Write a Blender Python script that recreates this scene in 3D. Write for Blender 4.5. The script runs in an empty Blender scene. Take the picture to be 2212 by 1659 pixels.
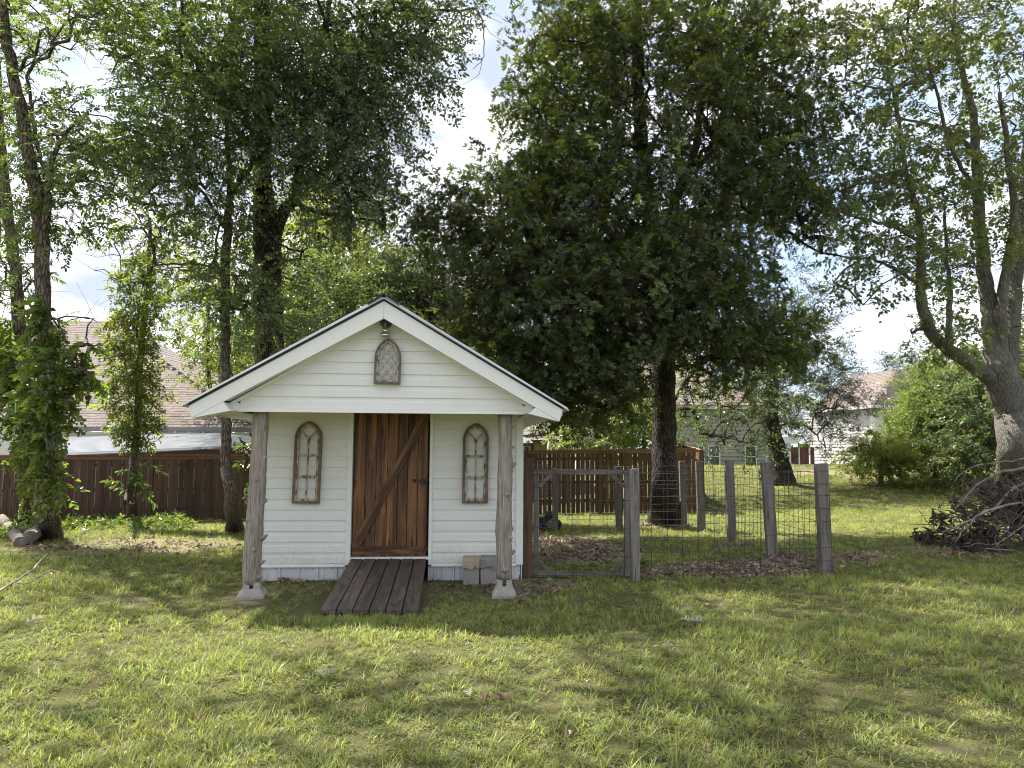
import bpy, math, random
import numpy as np
from mathutils import Vector, Matrix

R = math.radians
SC = bpy.context.scene
COL = SC.collection
rng = np.random.default_rng(7)
random.seed(7)

# ------------------------------------------------------------------ camera
FPX, CAMH = 1600.0, 1.6                      # focal length in pixels of a 2212 px wide picture, eye height
PITCH, ROLL = math.atan(145.5 / 1600.0), 0.006
_F = np.array([0, math.cos(PITCH), math.sin(PITCH)])
_U0 = np.array([0, -math.sin(PITCH), math.cos(PITCH)])
_R0 = np.array([1.0, 0, 0])
_U = _U0 * math.cos(ROLL) - _R0 * math.sin(ROLL)
_Rt = _R0 * math.cos(ROLL) + _U0 * math.sin(ROLL)
_C = np.array([0, 0, CAMH])
cam_data = bpy.data.cameras.new('camera')
cam_data.sensor_width = 36
cam_data.lens = FPX / 2212 * 36
cam_data.clip_end = 900
cam = bpy.data.objects.new('camera', cam_data)
COL.objects.link(cam)
cam.matrix_world = Matrix(((_Rt[0], _U[0], -_F[0], 0), (_Rt[1], _U[1], -_F[1], 0),
                           (_Rt[2], _U[2], -_F[2], CAMH), (0, 0, 0, 1)))
SC.camera = cam

# ------------------------------------------------------------------ light
SUN_EL, SUN_AZ = R(56), R(-50)               # azimuth from +Y towards +X: the sun stands behind the trees to the left
SUN = np.array([math.sin(SUN_AZ) * math.cos(SUN_EL), math.cos(SUN_AZ) * math.cos(SUN_EL), math.sin(SUN_EL)])
sd = bpy.data.lights.new('sun', 'SUN')
sd.energy = 5.0
sd.angle = R(0.53)
sd.color = (1.0, 0.95, 0.86)
sun = bpy.data.objects.new('sun', sd)
COL.objects.link(sun)
sun.rotation_euler = Vector(SUN).to_track_quat('Z', 'Y').to_euler()
sun.location = (0, 0, 40)

world = bpy.data.worlds.new('World')
SC.world = world
world.use_nodes = True
nt = world.node_tree
for n in list(nt.nodes):
    nt.nodes.remove(n)
def N(t, typ, **kw):
    n = t.nodes.new(typ)
    for k, v in kw.items():
        setattr(n, k, v)
    return n
wout = N(nt, 'ShaderNodeOutputWorld')
bg = N(nt, 'ShaderNodeBackground')
bg.inputs['Strength'].default_value = 0.105
sky = N(nt, 'ShaderNodeTexSky', sky_type='NISHITA', sun_disc=False)
sky.sun_elevation = SUN_EL
sky.sun_rotation = SUN_AZ
sky.air_density = 1.0
sky.dust_density = 1.6
tc = N(nt, 'ShaderNodeTexCoord')
mp = N(nt, 'ShaderNodeMapping')
mp.inputs['Scale'].default_value = (1.0, 1.0, 2.6)
mp.inputs['Location'].default_value = (0.35, 0.1, 0.0)
cn = N(nt, 'ShaderNodeTexNoise')
cn.inputs['Scale'].default_value = 2.1
cn.inputs['Detail'].default_value = 7
cn.inputs['Roughness'].default_value = 0.52
cr = N(nt, 'ShaderNodeValToRGB')
cr.color_ramp.elements[0].position = 0.30
cr.color_ramp.elements[0].color = (0, 0, 0, 1)
cr.color_ramp.elements[1].position = 0.52
cr.color_ramp.elements[1].color = (0.95, 0.95, 0.95, 1)
mx = N(nt, 'ShaderNodeMixRGB')
cb_ = N(nt, 'ShaderNodeTexNoise')                 # soft grey undersides within the cloud
cb_.inputs['Scale'].default_value = 4.0; cb_.inputs['Detail'].default_value = 5
nt.links.new(mp.outputs['Vector'], cb_.inputs['Vector'])
cc_ = N(nt, 'ShaderNodeValToRGB')
cc_.color_ramp.elements[0].position = 0.38; cc_.color_ramp.elements[0].color = (2.5, 2.8, 3.5, 1)
cc_.color_ramp.elements[1].position = 0.60; cc_.color_ramp.elements[1].color = (6.0, 5.95, 6.1, 1)
nt.links.new(cb_.outputs['Fac'], cc_.inputs['Fac']); nt.links.new(cc_.outputs['Color'], mx.inputs['Color2'])
nt.links.new(tc.outputs['Generated'], mp.inputs['Vector'])
nt.links.new(mp.outputs['Vector'], cn.inputs['Vector'])
nt.links.new(cn.outputs['Fac'], cr.inputs['Fac'])
nt.links.new(cr.outputs['Color'], mx.inputs['Fac'])
nt.links.new(sky.outputs['Color'], mx.inputs['Color1'])
nt.links.new(mx.outputs['Color'], bg.inputs['Color'])
nt.links.new(bg.outputs['Background'], wout.inputs['Surface'])

SC.view_settings.view_transform = 'Standard'
SC.view_settings.look = 'None'
SC.view_settings.exposure = 1.5
SC.view_settings.gamma = 1.0
SC.view_settings.use_curve_mapping = False
SC.render.engine = 'CYCLES'
SC.cycles.max_bounces = 7
SC.cycles.diffuse_bounces = 4
SC.cycles.glossy_bounces = 2
SC.cycles.transmission_bounces = 4
SC.cycles.transparent_max_bounces = 4
SC.cycles.use_denoising = True
SC.cycles.sample_clamp_indirect = 6.0
SC.cycles.caustics_reflective = False
SC.cycles.caustics_refractive = False
SC.cycles.use_adaptive_sampling = True
SC.cycles.adaptive_threshold = 0.015
SC.cycles.filter_width = 1.05

# ------------------------------------------------------------------ measuring helpers (photo pixels, 2212 x 1659 -> metres)
def sm(e0, e1, x):
    t = np.clip((np.asarray(x, float) - e0) / (e1 - e0), 0, 1)
    return t * t * (3 - 2 * t)
def tz(x, y):
    """height of the ground"""
    x = np.asarray(x, float); y = np.asarray(y, float)
    z = sm(11, 20.5, y) * (-0.27 + 0.017 * np.clip(x, -14, 8)) * (1 - sm(23, 33, y) * sm(1, 7, x))
    z = z + 0.95 * sm(22, 37, y) * sm(1.5, 8, x)
    z = z + 0.018 * np.sin(x * 1.9 + 0.6 * np.sin(y * 1.3)) * np.sin(y * 1.6 + 0.4) * sm(9.6, 8.8, 8 + 0 * x)
    return z
def ray(px, py):
    return _F + _Rt * (px - 1106) / FPX - _U * (py - 829.5) / FPX
def at(px, py, Y):
    d = ray(px, py)
    return _C + d * (Y / d[1])
def gnd(px, py):
    d = ray(px, py); z = 0.0
    for _ in range(25):
        P = _C + d * ((z - CAMH) / d[2])
        z = 0.5 * z + 0.5 * float(tz(P[0], P[1]))
    return np.array([P[0], P[1], float(tz(P[0], P[1]))])
def proj(P):
    d = np.asarray(P, float) - _C
    k = d @ _F
    k = np.where(k < 0.1, 0.1, k)
    return 1106 + FPX * (d @ _Rt) / k, 829.5 - FPX * (d @ _U) / k

# ------------------------------------------------------------------ mesh helpers
class MB:
    def __init__(s):
        s.v = []; s.f = []
    def add(s, vs, fs):
        o = len(s.v)
        s.v += [tuple(map(float, p)) for p in vs]
        s.f += [tuple(i + o for i in f) for f in fs]
        return s
    def box(s, x0, x1, y0, y1, z0, z1):
        return s.add([(x0, y0, z0), (x1, y0, z0), (x1, y1, z0), (x0, y1, z0), (x0, y0, z1), (x1, y0, z1), (x1, y1, z1), (x0, y1, z1)],
                     [(0, 3, 2, 1), (4, 5, 6, 7), (0, 1, 5, 4), (1, 2, 6, 5), (2, 3, 7, 6), (3, 0, 4, 7)])
    def cbox(s, x0, x1, y0, y1, z0, z1, c=0.004):
        """box with chamfered edges (in x-y and top)"""
        p = [(x0 + c, y0), (x1 - c, y0), (x1, y0 + c), (x1, y1 - c), (x1 - c, y1), (x0 + c, y1), (x0, y1 - c), (x0, y0 + c)]
        q = [(x0 + 2 * c, y0 + c), (x1 - 2 * c, y0 + c), (x1 - c, y0 + 2 * c), (x1 - c, y1 - 2 * c), (x1 - 2 * c, y1 - c), (x0 + 2 * c, y1 - c), (x0 + c, y1 - 2 * c), (x0 + c, y0 + 2 * c)]
        vs = [(a, b, z0) for a, b in p] + [(a, b, z1 - c) for a, b in p] + [(a, b, z1) for a, b in q]
        fs = [tuple(reversed(range(8))), tuple(range(16, 24))]
        for k in (0, 8):
            for i in range(8):
                j = (i + 1) % 8
                fs.append((k + i, k + j, k + 8 + j, k + 8 + i))
        return s.add(vs, fs)
    def prism(s, poly, y0, y1):
        """x-z polygon (counter-clockwise seen from -y) extruded in y"""
        n = len(poly)
        vs = [(x, y0, z) for x, z in poly] + [(x, y1, z) for x, z in poly]
        fs = [tuple(range(n)), tuple(reversed(range(n, 2 * n)))] + [(i, i + n, (i + 1) % n + n, (i + 1) % n) for i in range(n)]
        return s.add(vs, fs)
    def bar(s, a, b, w, t, up=(0, 0, 1)):
        """rectangular bar from a to b; w across, t along 'up'"""
        a = np.array(a, float); b = np.array(b, float); d = b - a; d /= np.linalg.norm(d)
        up = np.array(up, float); sx = np.cross(d, up); sx /= np.linalg.norm(sx); u = np.cross(sx, d)
        vs = [p + sx * w / 2 * i + u * t / 2 * j for p in (a, b) for i, j in ((-1, -1), (1, -1), (1, 1), (-1, 1))]
        return s.add(vs, [(0, 1, 2, 3), (7, 6, 5, 4), (0, 4, 5, 1), (1, 5, 6, 2), (2, 6, 7, 3), (3, 7, 4, 0)])
    def tube(s, pts, rad, n=6, cap=True, wob=0.0, seed=0, flute=0.0):
        pts = np.array(pts, float); m = len(pts)
        rad = np.full(m, float(rad)) if np.isscalar(rad) else np.array(rad, float)
        T = np.zeros_like(pts); T[1:-1] = pts[2:] - pts[:-2]; T[0] = pts[1] - pts[0]; T[-1] = pts[-1] - pts[-2]
        T /= np.linalg.norm(T, axis=1)[:, None] + 1e-9
        ref = np.array([1.0, 0, 0]) if abs(T[0][0]) < 0.8 else np.array([0, 1.0, 0])
        u = np.cross(T[0], ref); u /= np.linalg.norm(u)
        vs = []; g = np.random.default_rng(seed)
        fl = 1 + flute * g.normal(size=n)
        for i in range(m):
            u = u - T[i] * (u @ T[i]); u /= np.linalg.norm(u) + 1e-9
            w = np.cross(T[i], u)
            if flute: fl = 0.8 * fl + 0.2 * (1 + 1.6 * flute * g.normal(size=n))
            for k in range(n):
                a = 2 * math.pi * k / n
                r = rad[i] * (fl[k] + (wob * g.normal() if wob else 0))
                vs.append(pts[i] + (u * math.cos(a) + w * math.sin(a)) * r)
        fs = [(i * n + k, i * n + (k + 1) % n, (i + 1) * n + (k + 1) % n, (i + 1) * n + k) for i in range(m - 1) for k in range(n)]
        if cap:
            fs += [tuple(reversed(range(n))), tuple(range((m - 1) * n, m * n))]
        return s.add(vs, fs)
    def lathe(s, prof, n=20, c=(0, 0, 0)):
        m = len(prof)
        vs = [(c[0] + r * math.cos(2 * math.pi * k / n), c[1] + r * math.sin(2 * math.pi * k / n), c[2] + z) for r, z in prof for k in range(n)]
        fs = [(i * n + k, i * n + (k + 1) % n, (i + 1) * n + (k + 1) % n, (i + 1) * n + k) for i in range(m - 1) for k in range(n)]
        fs += [tuple(reversed(range(n))), tuple(range((m - 1) * n, m * n))]
        return s.add(vs, fs)
    def mesh(s, name, mat=None, smooth=False):
        me = bpy.data.meshes.new(name)
        me.from_pydata(s.v, [], s.f)
        if mat: me.materials.append(mat)
        if smooth: me.polygons.foreach_set('use_smooth', [True] * len(me.polygons))
        me.update()
        return me
    def put(s, name, mat=None, parent=None, smooth=False, loc=None, rot=None):
        return link(name, s.mesh(name, mat, smooth), parent, loc, rot)
def link(name, me, parent=None, loc=None, rot=None):
    o = bpy.data.objects.new(name, me)
    COL.objects.link(o)
    if parent is not None: o.parent = parent
    if loc is not None: o.location = [float(c) for c in loc]
    if rot is not None: o.rotation_euler = rot
    return o
def tag(o, label=None, cat=None, group=None, kind=None):
    if label: o['label'] = label
    if cat: o['category'] = cat
    if group: o['group'] = group
    if kind: o['kind'] = kind
    return o
def thing(name, label, cat, loc=(0, 0, 0), rz=0.0, group=None):
    return tag(link(name, None, None, loc, (0, 0, rz)), label, cat, group)

# ------------------------------------------------------------------ material helpers
def mat_new(name):
    m = bpy.data.materials.new(name); m.use_nodes = True
    t = m.node_tree
    for n in list(t.nodes): t.nodes.remove(n)
    return m, t, N(t, 'ShaderNodeOutputMaterial')
def noise(t, vec, scale, detail=4, rough=0.55, dist=0.0):
    n = N(t, 'ShaderNodeTexNoise')
    n.inputs['Scale'].default_value = scale; n.inputs['Detail'].default_value = detail
    n.inputs['Roughness'].default_value = rough; n.inputs['Distortion'].default_value = dist
    if vec is not None: t.links.new(vec, n.inputs['Vector'])
    return n.outputs['Fac']
def ramp(t, fac, stops):
    r = N(t, 'ShaderNodeValToRGB'); e = r.color_ramp.elements
    while len(e) < len(stops): e.new(0.5)
    for el, (p, c) in zip(e, stops):
        el.position = p
        el.color = (c, c, c, 1) if np.isscalar(c) else (*c, 1)
    t.links.new(fac, r.inputs['Fac'])
    return r.outputs['Color']
def mixc(t, fac, a, b, mode='MIX'):
    m = N(t, 'ShaderNodeMixRGB', blend_type=mode)
    for k, v in (('Fac', fac), ('Color1', a), ('Color2', b)):
        if isinstance(v, (int, float)): m.inputs[k].default_value = v if k == 'Fac' else (v, v, v, 1)
        elif isinstance(v, tuple): m.inputs[k].default_value = (*v, 1)
        else: t.links.new(v, m.inputs[k])
    return m.outputs['Color']
def mapv(t, scale=(1, 1, 1), coord='Object', rnd=0.0, rot=(0, 0, 0)):
    c = N(t, 'ShaderNodeTexCoord'); m = N(t, 'ShaderNodeMapping')
    m.inputs['Scale'].default_value = scale
    m.inputs['Rotation'].default_value = rot
    t.links.new(c.outputs[coord], m.inputs['Vector'])
    if rnd:
        oi = N(t, 'ShaderNodeObjectInfo'); mu = N(t, 'ShaderNodeMath', operation='MULTIPLY')
        mu.inputs[1].default_value = rnd
        t.links.new(oi.outputs['Random'], mu.inputs[0])
        cb = N(t, 'ShaderNodeCombineXYZ')
        for k in 'XYZ': t.links.new(mu.outputs[0], cb.inputs[k])
        t.links.new(cb.outputs[0], m.inputs['Location'])
    return m.outputs['Vector']
def principled(t, out, col, rough=0.8, bump=None, bstr=0.3, bdist=0.01, metal=0.0, spec=0.35):
    p = N(t, 'ShaderNodeBsdfPrincipled')
    if isinstance(col, tuple): p.inputs['Base Color'].default_value = (*col, 1)
    else: t.links.new(col, p.inputs['Base Color'])
    if isinstance(rough, (int, float)): p.inputs['Roughness'].default_value = rough
    else: t.links.new(rough, p.inputs['Roughness'])
    p.inputs['Metallic'].default_value = metal
    p.inputs['Specular IOR Level'].default_value = spec
    if bump is not None:
        b = N(t, 'ShaderNodeBump'); b.inputs['Strength'].default_value = bstr; b.inputs['Distance'].default_value = bdist
        t.links.new(bump, b.inputs['Height']); t.links.new(b.outputs['Normal'], p.inputs['Normal'])
    t.links.new(p.outputs[0], out.inputs['Surface'])
    return p
def randbright(t, col, lo, hi):
    oi = N(t, 'ShaderNodeObjectInfo'); mr = N(t, 'ShaderNodeMapRange')
    mr.inputs['To Min'].default_value = lo; mr.inputs['To Max'].default_value = hi
    t.links.new(oi.outputs['Random'], mr.inputs['Value'])
    return mixc(t, 1.0, col, mr.outputs[0], 'MULTIPLY')

def wood(name, dark, light, grain=(26, 26, 1.6), lo=0.8, hi=1.15, knots=0.5, rough=0.75, bstr=0.35, axis_rot=(0, 0, 0), spec=0.3, wear=None, blotch=(0.6, 1.0, 1.2)):
    m, t, out = mat_new(name)
    v = mapv(t, grain, rnd=37.0, rot=axis_rot)
    g = noise(t, v, 1.0, 6, 0.65, 0.9)
    c = ramp(t, g, [(0.3, dark), (0.5, tuple((a + b) / 2 for a, b in zip(dark, light))), (0.72, light)])
    v2 = mapv(t, tuple(x * 0.14 for x in grain), rnd=11.0, rot=axis_rot)
    blot = noise(t, v2, 1.6, 3, 0.6, 1.2)
    c = mixc(t, 1.0, c, ramp(t, blot, [(0.38, blotch[0]), (0.5, blotch[1]), (0.63, blotch[2])]), 'MULTIPLY')
    if knots:
        vo = N(t, 'ShaderNodeTexVoronoi'); vo.inputs['Scale'].default_value = 1.0
        vk = mapv(t, (grain[0] * 0.27, grain[1] * 0.27, max(grain[2] * 1.3, 1.6)), rnd=53.0, rot=axis_rot)
        t.links.new(vk, vo.inputs['Vector'])
        k = ramp(t, vo.outputs['Distance'], [(0.08, 1.0), (0.2, 0.0)])
        c = mixc(t, k, c, mixc(t, 1.0, c, (0.25, 0.2, 0.18), 'MULTIPLY'))
        c = mixc(t, knots, ramp(t, g, [(0.3, dark), (0.72, light)]), c)
    if wear:
        w = noise(t, mapv(t, (5, 5, 3)), 3.0, 5, 0.7)
        c = mixc(t, ramp(t, w, [(0.52, 0.0), (0.6, 0.8)]), c, wear)
    c = randbright(t, c, lo, hi)
    principled(t, out, c, rough, g, bstr, 0.004, spec=spec)
    return m

M = {}
def simple(name, col, rough=0.7, var=0.12, scale=6, bstr=0.15, metal=0.0, spec=0.35, dirt=None, rb=None, bd=0.004):
    m, t, out = mat_new(name)
    v = mapv(t)
    n1 = noise(t, v, scale, 6, 0.6)
    c = mixc(t, 1.0, col, ramp(t, n1, [(0.25, 1 - var), (0.75, 1 + var)]), 'MULTIPLY')
    if dirt:
        n2 = noise(t, mapv(t, (1.6, 1.6, 1.0)), scale * 0.35, 6, 0.68, 0.5)
        c = mixc(t, ramp(t, n2, [(0.52, 0.0), (0.75, dirt[1])]), c, dirt[0])
    if rb: c = randbright(t, c, *rb)
    principled(t, out, c, rough, noise(t, v, scale * 8, 4, 0.6), bstr, bd, metal, spec)
    return m
M['vinyl'] = simple('white_vinyl', (0.74, 0.745, 0.71), 0.42, 0.03, 3, 0.05, dirt=((0.66, 0.66, 0.58), 0.3), rb=(0.97, 1.0))
M['vinyl_trim'] = simple('white_vinyl_trim', (0.76, 0.765, 0.73), 0.4, 0.02, 3, 0.04, dirt=((0.68, 0.68, 0.62), 0.25))
def vinyl_siding():
    m, t, out = mat_new('white_vinyl_siding')
    v = mapv(t)
    c = mixc(t, 1.0, (0.745, 0.75, 0.715), ramp(t, noise(t, v, 2.3, 5, 0.6), [(0.3, 0.94), (0.7, 1.03)]), 'MULTIPLY')
    streak = noise(t, mapv(t, (9, 9, 0.9)), 1.0, 6, 0.7)
    c = mixc(t, ramp(t, streak, [(0.56, 0.0), (0.80, 0.35)]), c, (0.60, 0.60, 0.50))
    sx = N(t, 'ShaderNodeSeparateXYZ'); tcx = N(t, 'ShaderNodeTexCoord'); t.links.new(tcx.outputs['Object'], sx.inputs[0])
    mr = N(t, 'ShaderNodeMapRange'); mr.inputs['From Min'].default_value = 0.18; mr.inputs['From Max'].default_value = 0.75
    mr.inputs['To Min'].default_value = 0.42; mr.inputs['To Max'].default_value = -0.12
    t.links.new(sx.outputs['Z'], mr.inputs['Value'])
    sp = noise(t, v, 26, 5, 0.75)
    ad = N(t, 'ShaderNodeMath', operation='ADD'); t.links.new(mr.outputs[0], ad.inputs[0]); t.links.new(sp, ad.inputs[1])
    c = mixc(t, ramp(t, ad.outputs[0], [(0.70, 0.0), (1.05, 0.35)]), c, (0.34, 0.29, 0.21))     # soil splashed up by rain
    speck = noise(t, v, 70, 2, 0.5)
    c = mixc(t, ramp(t, speck, [(0.76, 0.0), (0.80, 0.6)]), c, (0.22, 0.19, 0.14))
    c = randbright(t, c, 0.965, 1.0)
    principled(t, out, c, 0.42, noise(t, mapv(t, (2, 2, 60)), 1.0, 3, 0.6), 0.08, 0.003)
    return m
M['vinyl'] = vinyl_siding()
M['soffit'] = simple('soffit_vinyl', (0.74, 0.74, 0.70), 0.5, 0.03, 3, 0.04)
M['skirt_metal'] = simple('galvanised_skirting', (0.62, 0.64, 0.66), 0.45, 0.1, 5, 0.08, metal=0.35, dirt=((0.3, 0.25, 0.19), 0.5))
M['roof_metal'] = simple('roof_metal', (0.55, 0.56, 0.58), 0.28, 0.08, 3, 0.05, metal=0.5)
M['black_metal'] = simple('black_metal', (0.02, 0.02, 0.022), 0.4, 0.2, 8, 0.1)
M['grey_metal'] = simple('dark_grey_metal', (0.11, 0.11, 0.115), 0.5, 0.2, 12, 0.15, metal=0.4)
M['chrome'] = simple('polished_aluminium', (0.7, 0.7, 0.7), 0.13, 0.04, 20, 0.03, metal=1.0)
M['wire'] = simple('galvanised_wire', (0.085, 0.082, 0.076), 0.6, 0.3, 9, 0.1, metal=0.5)
M['concrete'] = simple('concrete', (0.31, 0.29, 0.26), 0.9, 0.22, 14, 0.6, dirt=((0.19, 0.165, 0.13), 0.8))
M['block_buff'] = simple('buff_block', (0.36, 0.31, 0.22), 0.95, 0.25, 16, 0.7, dirt=((0.26, 0.24, 0.2), 0.6))
M['block_grey'] = simple('grey_block', (0.24, 0.22, 0.2), 0.95, 0.2, 16, 0.7, dirt=((0.16, 0.14, 0.12), 0.6))
M['block_body'] = simple('block_body', (0.29, 0.27, 0.24), 0.95, 0.25, 30, 0.8, dirt=((0.2, 0.18, 0.15), 0.5))
M['door'] = wood('stained_pine', (0.034, 0.015, 0.007), (0.25, 0.115, 0.043), (30, 30, 1.9), 0.62, 1.35, 0.85, 0.5, 0.3, spec=0.35, blotch=(0.25, 0.9, 1.75))
M['door_brace'] = wood('stained_pine_brace', (0.030, 0.014, 0.008), (0.22, 0.11, 0.048), (2.2, 30, 30), 1.1, 1.3, 0.8, 0.5, 0.3, blotch=(0.3, 1.0, 1.7))
M['ramp'] = wood('dark_ramp_board', (0.034, 0.025, 0.020), (0.145, 0.112, 0.092), (22, 1.3, 22), 0.8, 1.25, 0.35, 0.62, 0.7, spec=0.4)
M['fence'] = wood('brown_fence_stain', (0.048, 0.028, 0.019), (0.155, 0.092, 0.062), (24, 24, 1.4), 0.75, 1.3, 0.5, 0.8)
M['fence_trim'] = wood('fence_trim_board', (0.13, 0.07, 0.04), (0.25, 0.14, 0.085), (1.2, 24, 24), 0.9, 1.1, 0.5, 0.8)
M['fence2'] = wood('cedar_fence_stain', (0.055, 0.031, 0.018), (0.165, 0.096, 0.055), (24, 24, 1.4), 0.75, 1.25, 0.4, 0.8)
M['fence2_trim'] = wood('cedar_trim_board', (0.16, 0.095, 0.055), (0.31, 0.20, 0.12), (1.2, 24, 24), 0.9, 1.1, 0.5, 0.8)
M['grey_wood'] = wood('weathered_grey_wood', (0.07, 0.062, 0.055), (0.24, 0.215, 0.19), (24, 24, 1.5), 0.75, 1.2, 0.45, 0.85, 0.7)
M['grey_wood_h'] = wood('weathered_grey_rail', (0.07, 0.06, 0.052), (0.24, 0.205, 0.175), (1.5, 24, 24), 0.8, 1.15, 0.4, 0.85, 0.7)
M['brown_post'] = wood('brown_post_wood', (0.045, 0.025, 0.016), (0.17, 0.10, 0.065), (22, 22, 1.4), 0.9, 1.1, 0.5, 0.8)
M['log'] = wood('weathered_cedar_log', (0.10, 0.085, 0.072), (0.44, 0.39, 0.335), (64, 64, 2.6), 0.9, 1.1, 0.3, 0.9, 1.0, blotch=(0.75, 1.0, 1.12))
M['frame_brown'] = wood('rustic_frame_brown', (0.09, 0.058, 0.036), (0.28, 0.20, 0.135), (30, 30, 4), 0.9, 1.1, 0.3, 0.85)
M['frame_grey'] = wood('rustic_frame_grey', (0.06, 0.05, 0.045), (0.21, 0.175, 0.155), (30, 30, 4), 0.9, 1.1, 0.3, 0.85)
def peeling():
    m, t, out = mat_new('peeling_white_paint')
    w = noise(t, mapv(t, (20, 20, 7), rnd=9.0), 1.6, 6, 0.7)
    c = mixc(t, ramp(t, w, [(0.44, 0.0), (0.51, 1.0)]), (0.12, 0.085, 0.055), (0.44, 0.41, 0.34))
    principled(t, out, c, 0.85, w, 0.4, 0.003)
    return m
M['peeling'] = peeling()
M['lattice_white'] = simple('worn_white_lattice', (0.36, 0.335, 0.285), 0.85, 0.2, 20, 0.3)
M['dead_wood'] = wood('dead_wood', (0.10, 0.085, 0.07), (0.32, 0.28, 0.24), (12, 12, 12), 0.85, 1.15, 0.0, 0.95, 0.8)
M['tan_wall'] = simple('tan_stucco', (0.42, 0.33, 0.24), 0.85, 0.06, 3)
M['white_wall'] = simple('white_board_siding', (0.76, 0.76, 0.74), 0.55, 0.04, 2, rb=(0.95, 1.0))
M['grey_siding'] = simple('pale_grey_siding', (0.62, 0.60, 0.58), 0.6, 0.04, 2, rb=(0.92, 1.0))
M['green_siding'] = simple('sage_siding', (0.36, 0.37, 0.29), 0.6, 0.05, 2, rb=(0.92, 1.0))
M['gutter'] = simple('grey_gutter', (0.16, 0.165, 0.175), 0.4, 0.08, 3)
M['white_paint'] = simple('white_paint', (0.78, 0.78, 0.76), 0.5, 0.04, 4)
M['carport'] = simple('white_ribbed_steel', (0.50, 0.51, 0.53), 0.35, 0.06, 2, spec=0.5, dirt=((0.5, 0.5, 0.48), 0.4))
M['dark_beam'] = simple('dark_brown_beam', (0.075, 0.045, 0.03), 0.8, 0.2, 5)
M['red_fence'] = simple('red_brown_boards', (0.12, 0.055, 0.042), 0.8, 0.12, 5, rb=(0.8, 1.15))
M['plastic_green'] = simple('green_plastic', (0.03, 0.16, 0.10), 0.45, 0.05, 3)
M['plastic_lime'] = simple('lime_plastic', (0.45, 0.5, 0.05), 0.45, 0.05, 3)
M['glass'] = simple('window_glass', (0.06, 0.09, 0.08), 0.08, 0.3, 1.5, 0.02, spec=0.9)
M['cloth'] = simple('white_cloth', (0.75, 0.75, 0.72), 0.9, 0.05, 8)
def shingles():
    m, t, out = mat_new('brown_shingle')
    n1 = noise(t, mapv(t), 90, 3, 0.7)
    c = ramp(t, n1, [(0.3, (0.135, 0.108, 0.096)), (0.7, (0.275, 0.228, 0.205))])
    c = randbright(t, c, 0.72, 1.12)
    n2 = noise(t, mapv(t, (1.4, 1.4, 1.4)), 3.2, 2, 0.5)
    c = mixc(t, 1.0, c, ramp(t, n2, [(0.3, 0.82), (0.7, 1.12)]), 'MULTIPLY')
    principled(t, out, c, 0.95, n1, 0.3, 0.004)
    return m
M['shingle'] = shingles()

def bark(name, dark, light, scale=1.0, lich=None, plates=0.55, bs=0.9):
    m, t, out = mat_new(name)
    v = mapv(t, (13 * scale, 13 * scale, 1.9 * scale), coord='Object')
    g = noise(t, v, 1.0, 7, 0.68, 1.6)
    vo = N(t, 'ShaderNodeTexVoronoi', feature='DISTANCE_TO_EDGE'); vo.inputs['Scale'].default_value = 1.0
    t.links.new(mapv(t, (19 * scale, 19 * scale, 4.2 * scale)), vo.inputs['Vector'])
    e = ramp(t, vo.outputs['Distance'], [(0.0, 0.0), (0.22, 1.0)])
    hgt = mixc(t, plates, g, e)
    c = ramp(t, hgt, [(0.25, dark), (0.75, light)])
    if lich:
        w = noise(t, mapv(t, (1, 1, 0.6)), 3.5, 5, 0.65)
        c = mixc(t, ramp(t, w, [(0.5, 0.0), (0.66, 0.6)]), c, lich)
    principled(t, out, c, 0.95, hgt, bs, 0.03, spec=0.2)
    return m
M['bark_brown'] = bark('furrowed_brown_bark', (0.045, 0.035, 0.028), (0.20, 0.16, 0.125))
M['bark_dark'] = bark('dark_oak_bark', (0.018, 0.014, 0.012), (0.075, 0.062, 0.05))
M['bark_slim'] = bark('scaly_grey_bark', (0.05, 0.042, 0.035), (0.19, 0.16, 0.13), 1.4)
M['bark_maple'] = bark('grey_maple_bark', (0.075, 0.068, 0.058), (0.19, 0.175, 0.145), 1.5, (0.24, 0.25, 0.19), 0.38, 1.0)

def leafmat(name, col, tcol, lo=0.65, hi=1.35, trans=0.45, gloss=0.07, grough=0.38, warm=0.15):
    m, t, out = mat_new(name)
    oi = N(t, 'ShaderNodeObjectInfo')
    mr = N(t, 'ShaderNodeMapRange'); mr.inputs['To Min'].default_value = lo; mr.inputs['To Max'].default_value = hi
    t.links.new(oi.outputs['Random'], mr.inputs['Value'])
    # a second, decorrelated random for hue
    m2 = N(t, 'ShaderNodeMath', operation='MULTIPLY'); m2.inputs[1].default_value = 17.31
    fr = N(t, 'ShaderNodeMath', operation='FRACT')
    t.links.new(oi.outputs['Random'], m2.inputs[0]); t.links.new(m2.outputs[0], fr.inputs[0])
    d = N(t, 'ShaderNodeBsdfDiffuse'); tr = N(t, 'ShaderNodeBsdfTranslucent'); gl = N(t, 'ShaderNodeBsdfGlossy')
    hue = mixc(t, fr.outputs[0], (1 - warm, 1.0, 1 + warm), (1 + warm, 1.0, 1 - warm))
    for node, c in ((d, col), (tr, tcol)):
        cc = mixc(t, 1.0, mixc(t, 1.0, c, mr.outputs[0], 'MULTIPLY'), hue, 'MULTIPLY')
        t.links.new(cc, node.inputs['Color'])
    gl.inputs['Roughness'].default_value = grough
    gl.inputs['Color'].default_value = (0.85, 0.9, 0.85, 1)
    a = N(t, 'ShaderNodeMixShader'); a.inputs[0].default_value = trans
    t.links.new(d.outputs[0], a.inputs[1]); t.links.new(tr.outputs[0], a.inputs[2])
    b = N(t, 'ShaderNodeMixShader'); b.inputs[0].default_value = gloss
    t.links.new(a.outputs[0], b.inputs[1]); t.links.new(gl.outputs[0], b.inputs[2])
    t.links.new(b.outputs[0], out.inputs['Surface'])
    return m
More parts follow.
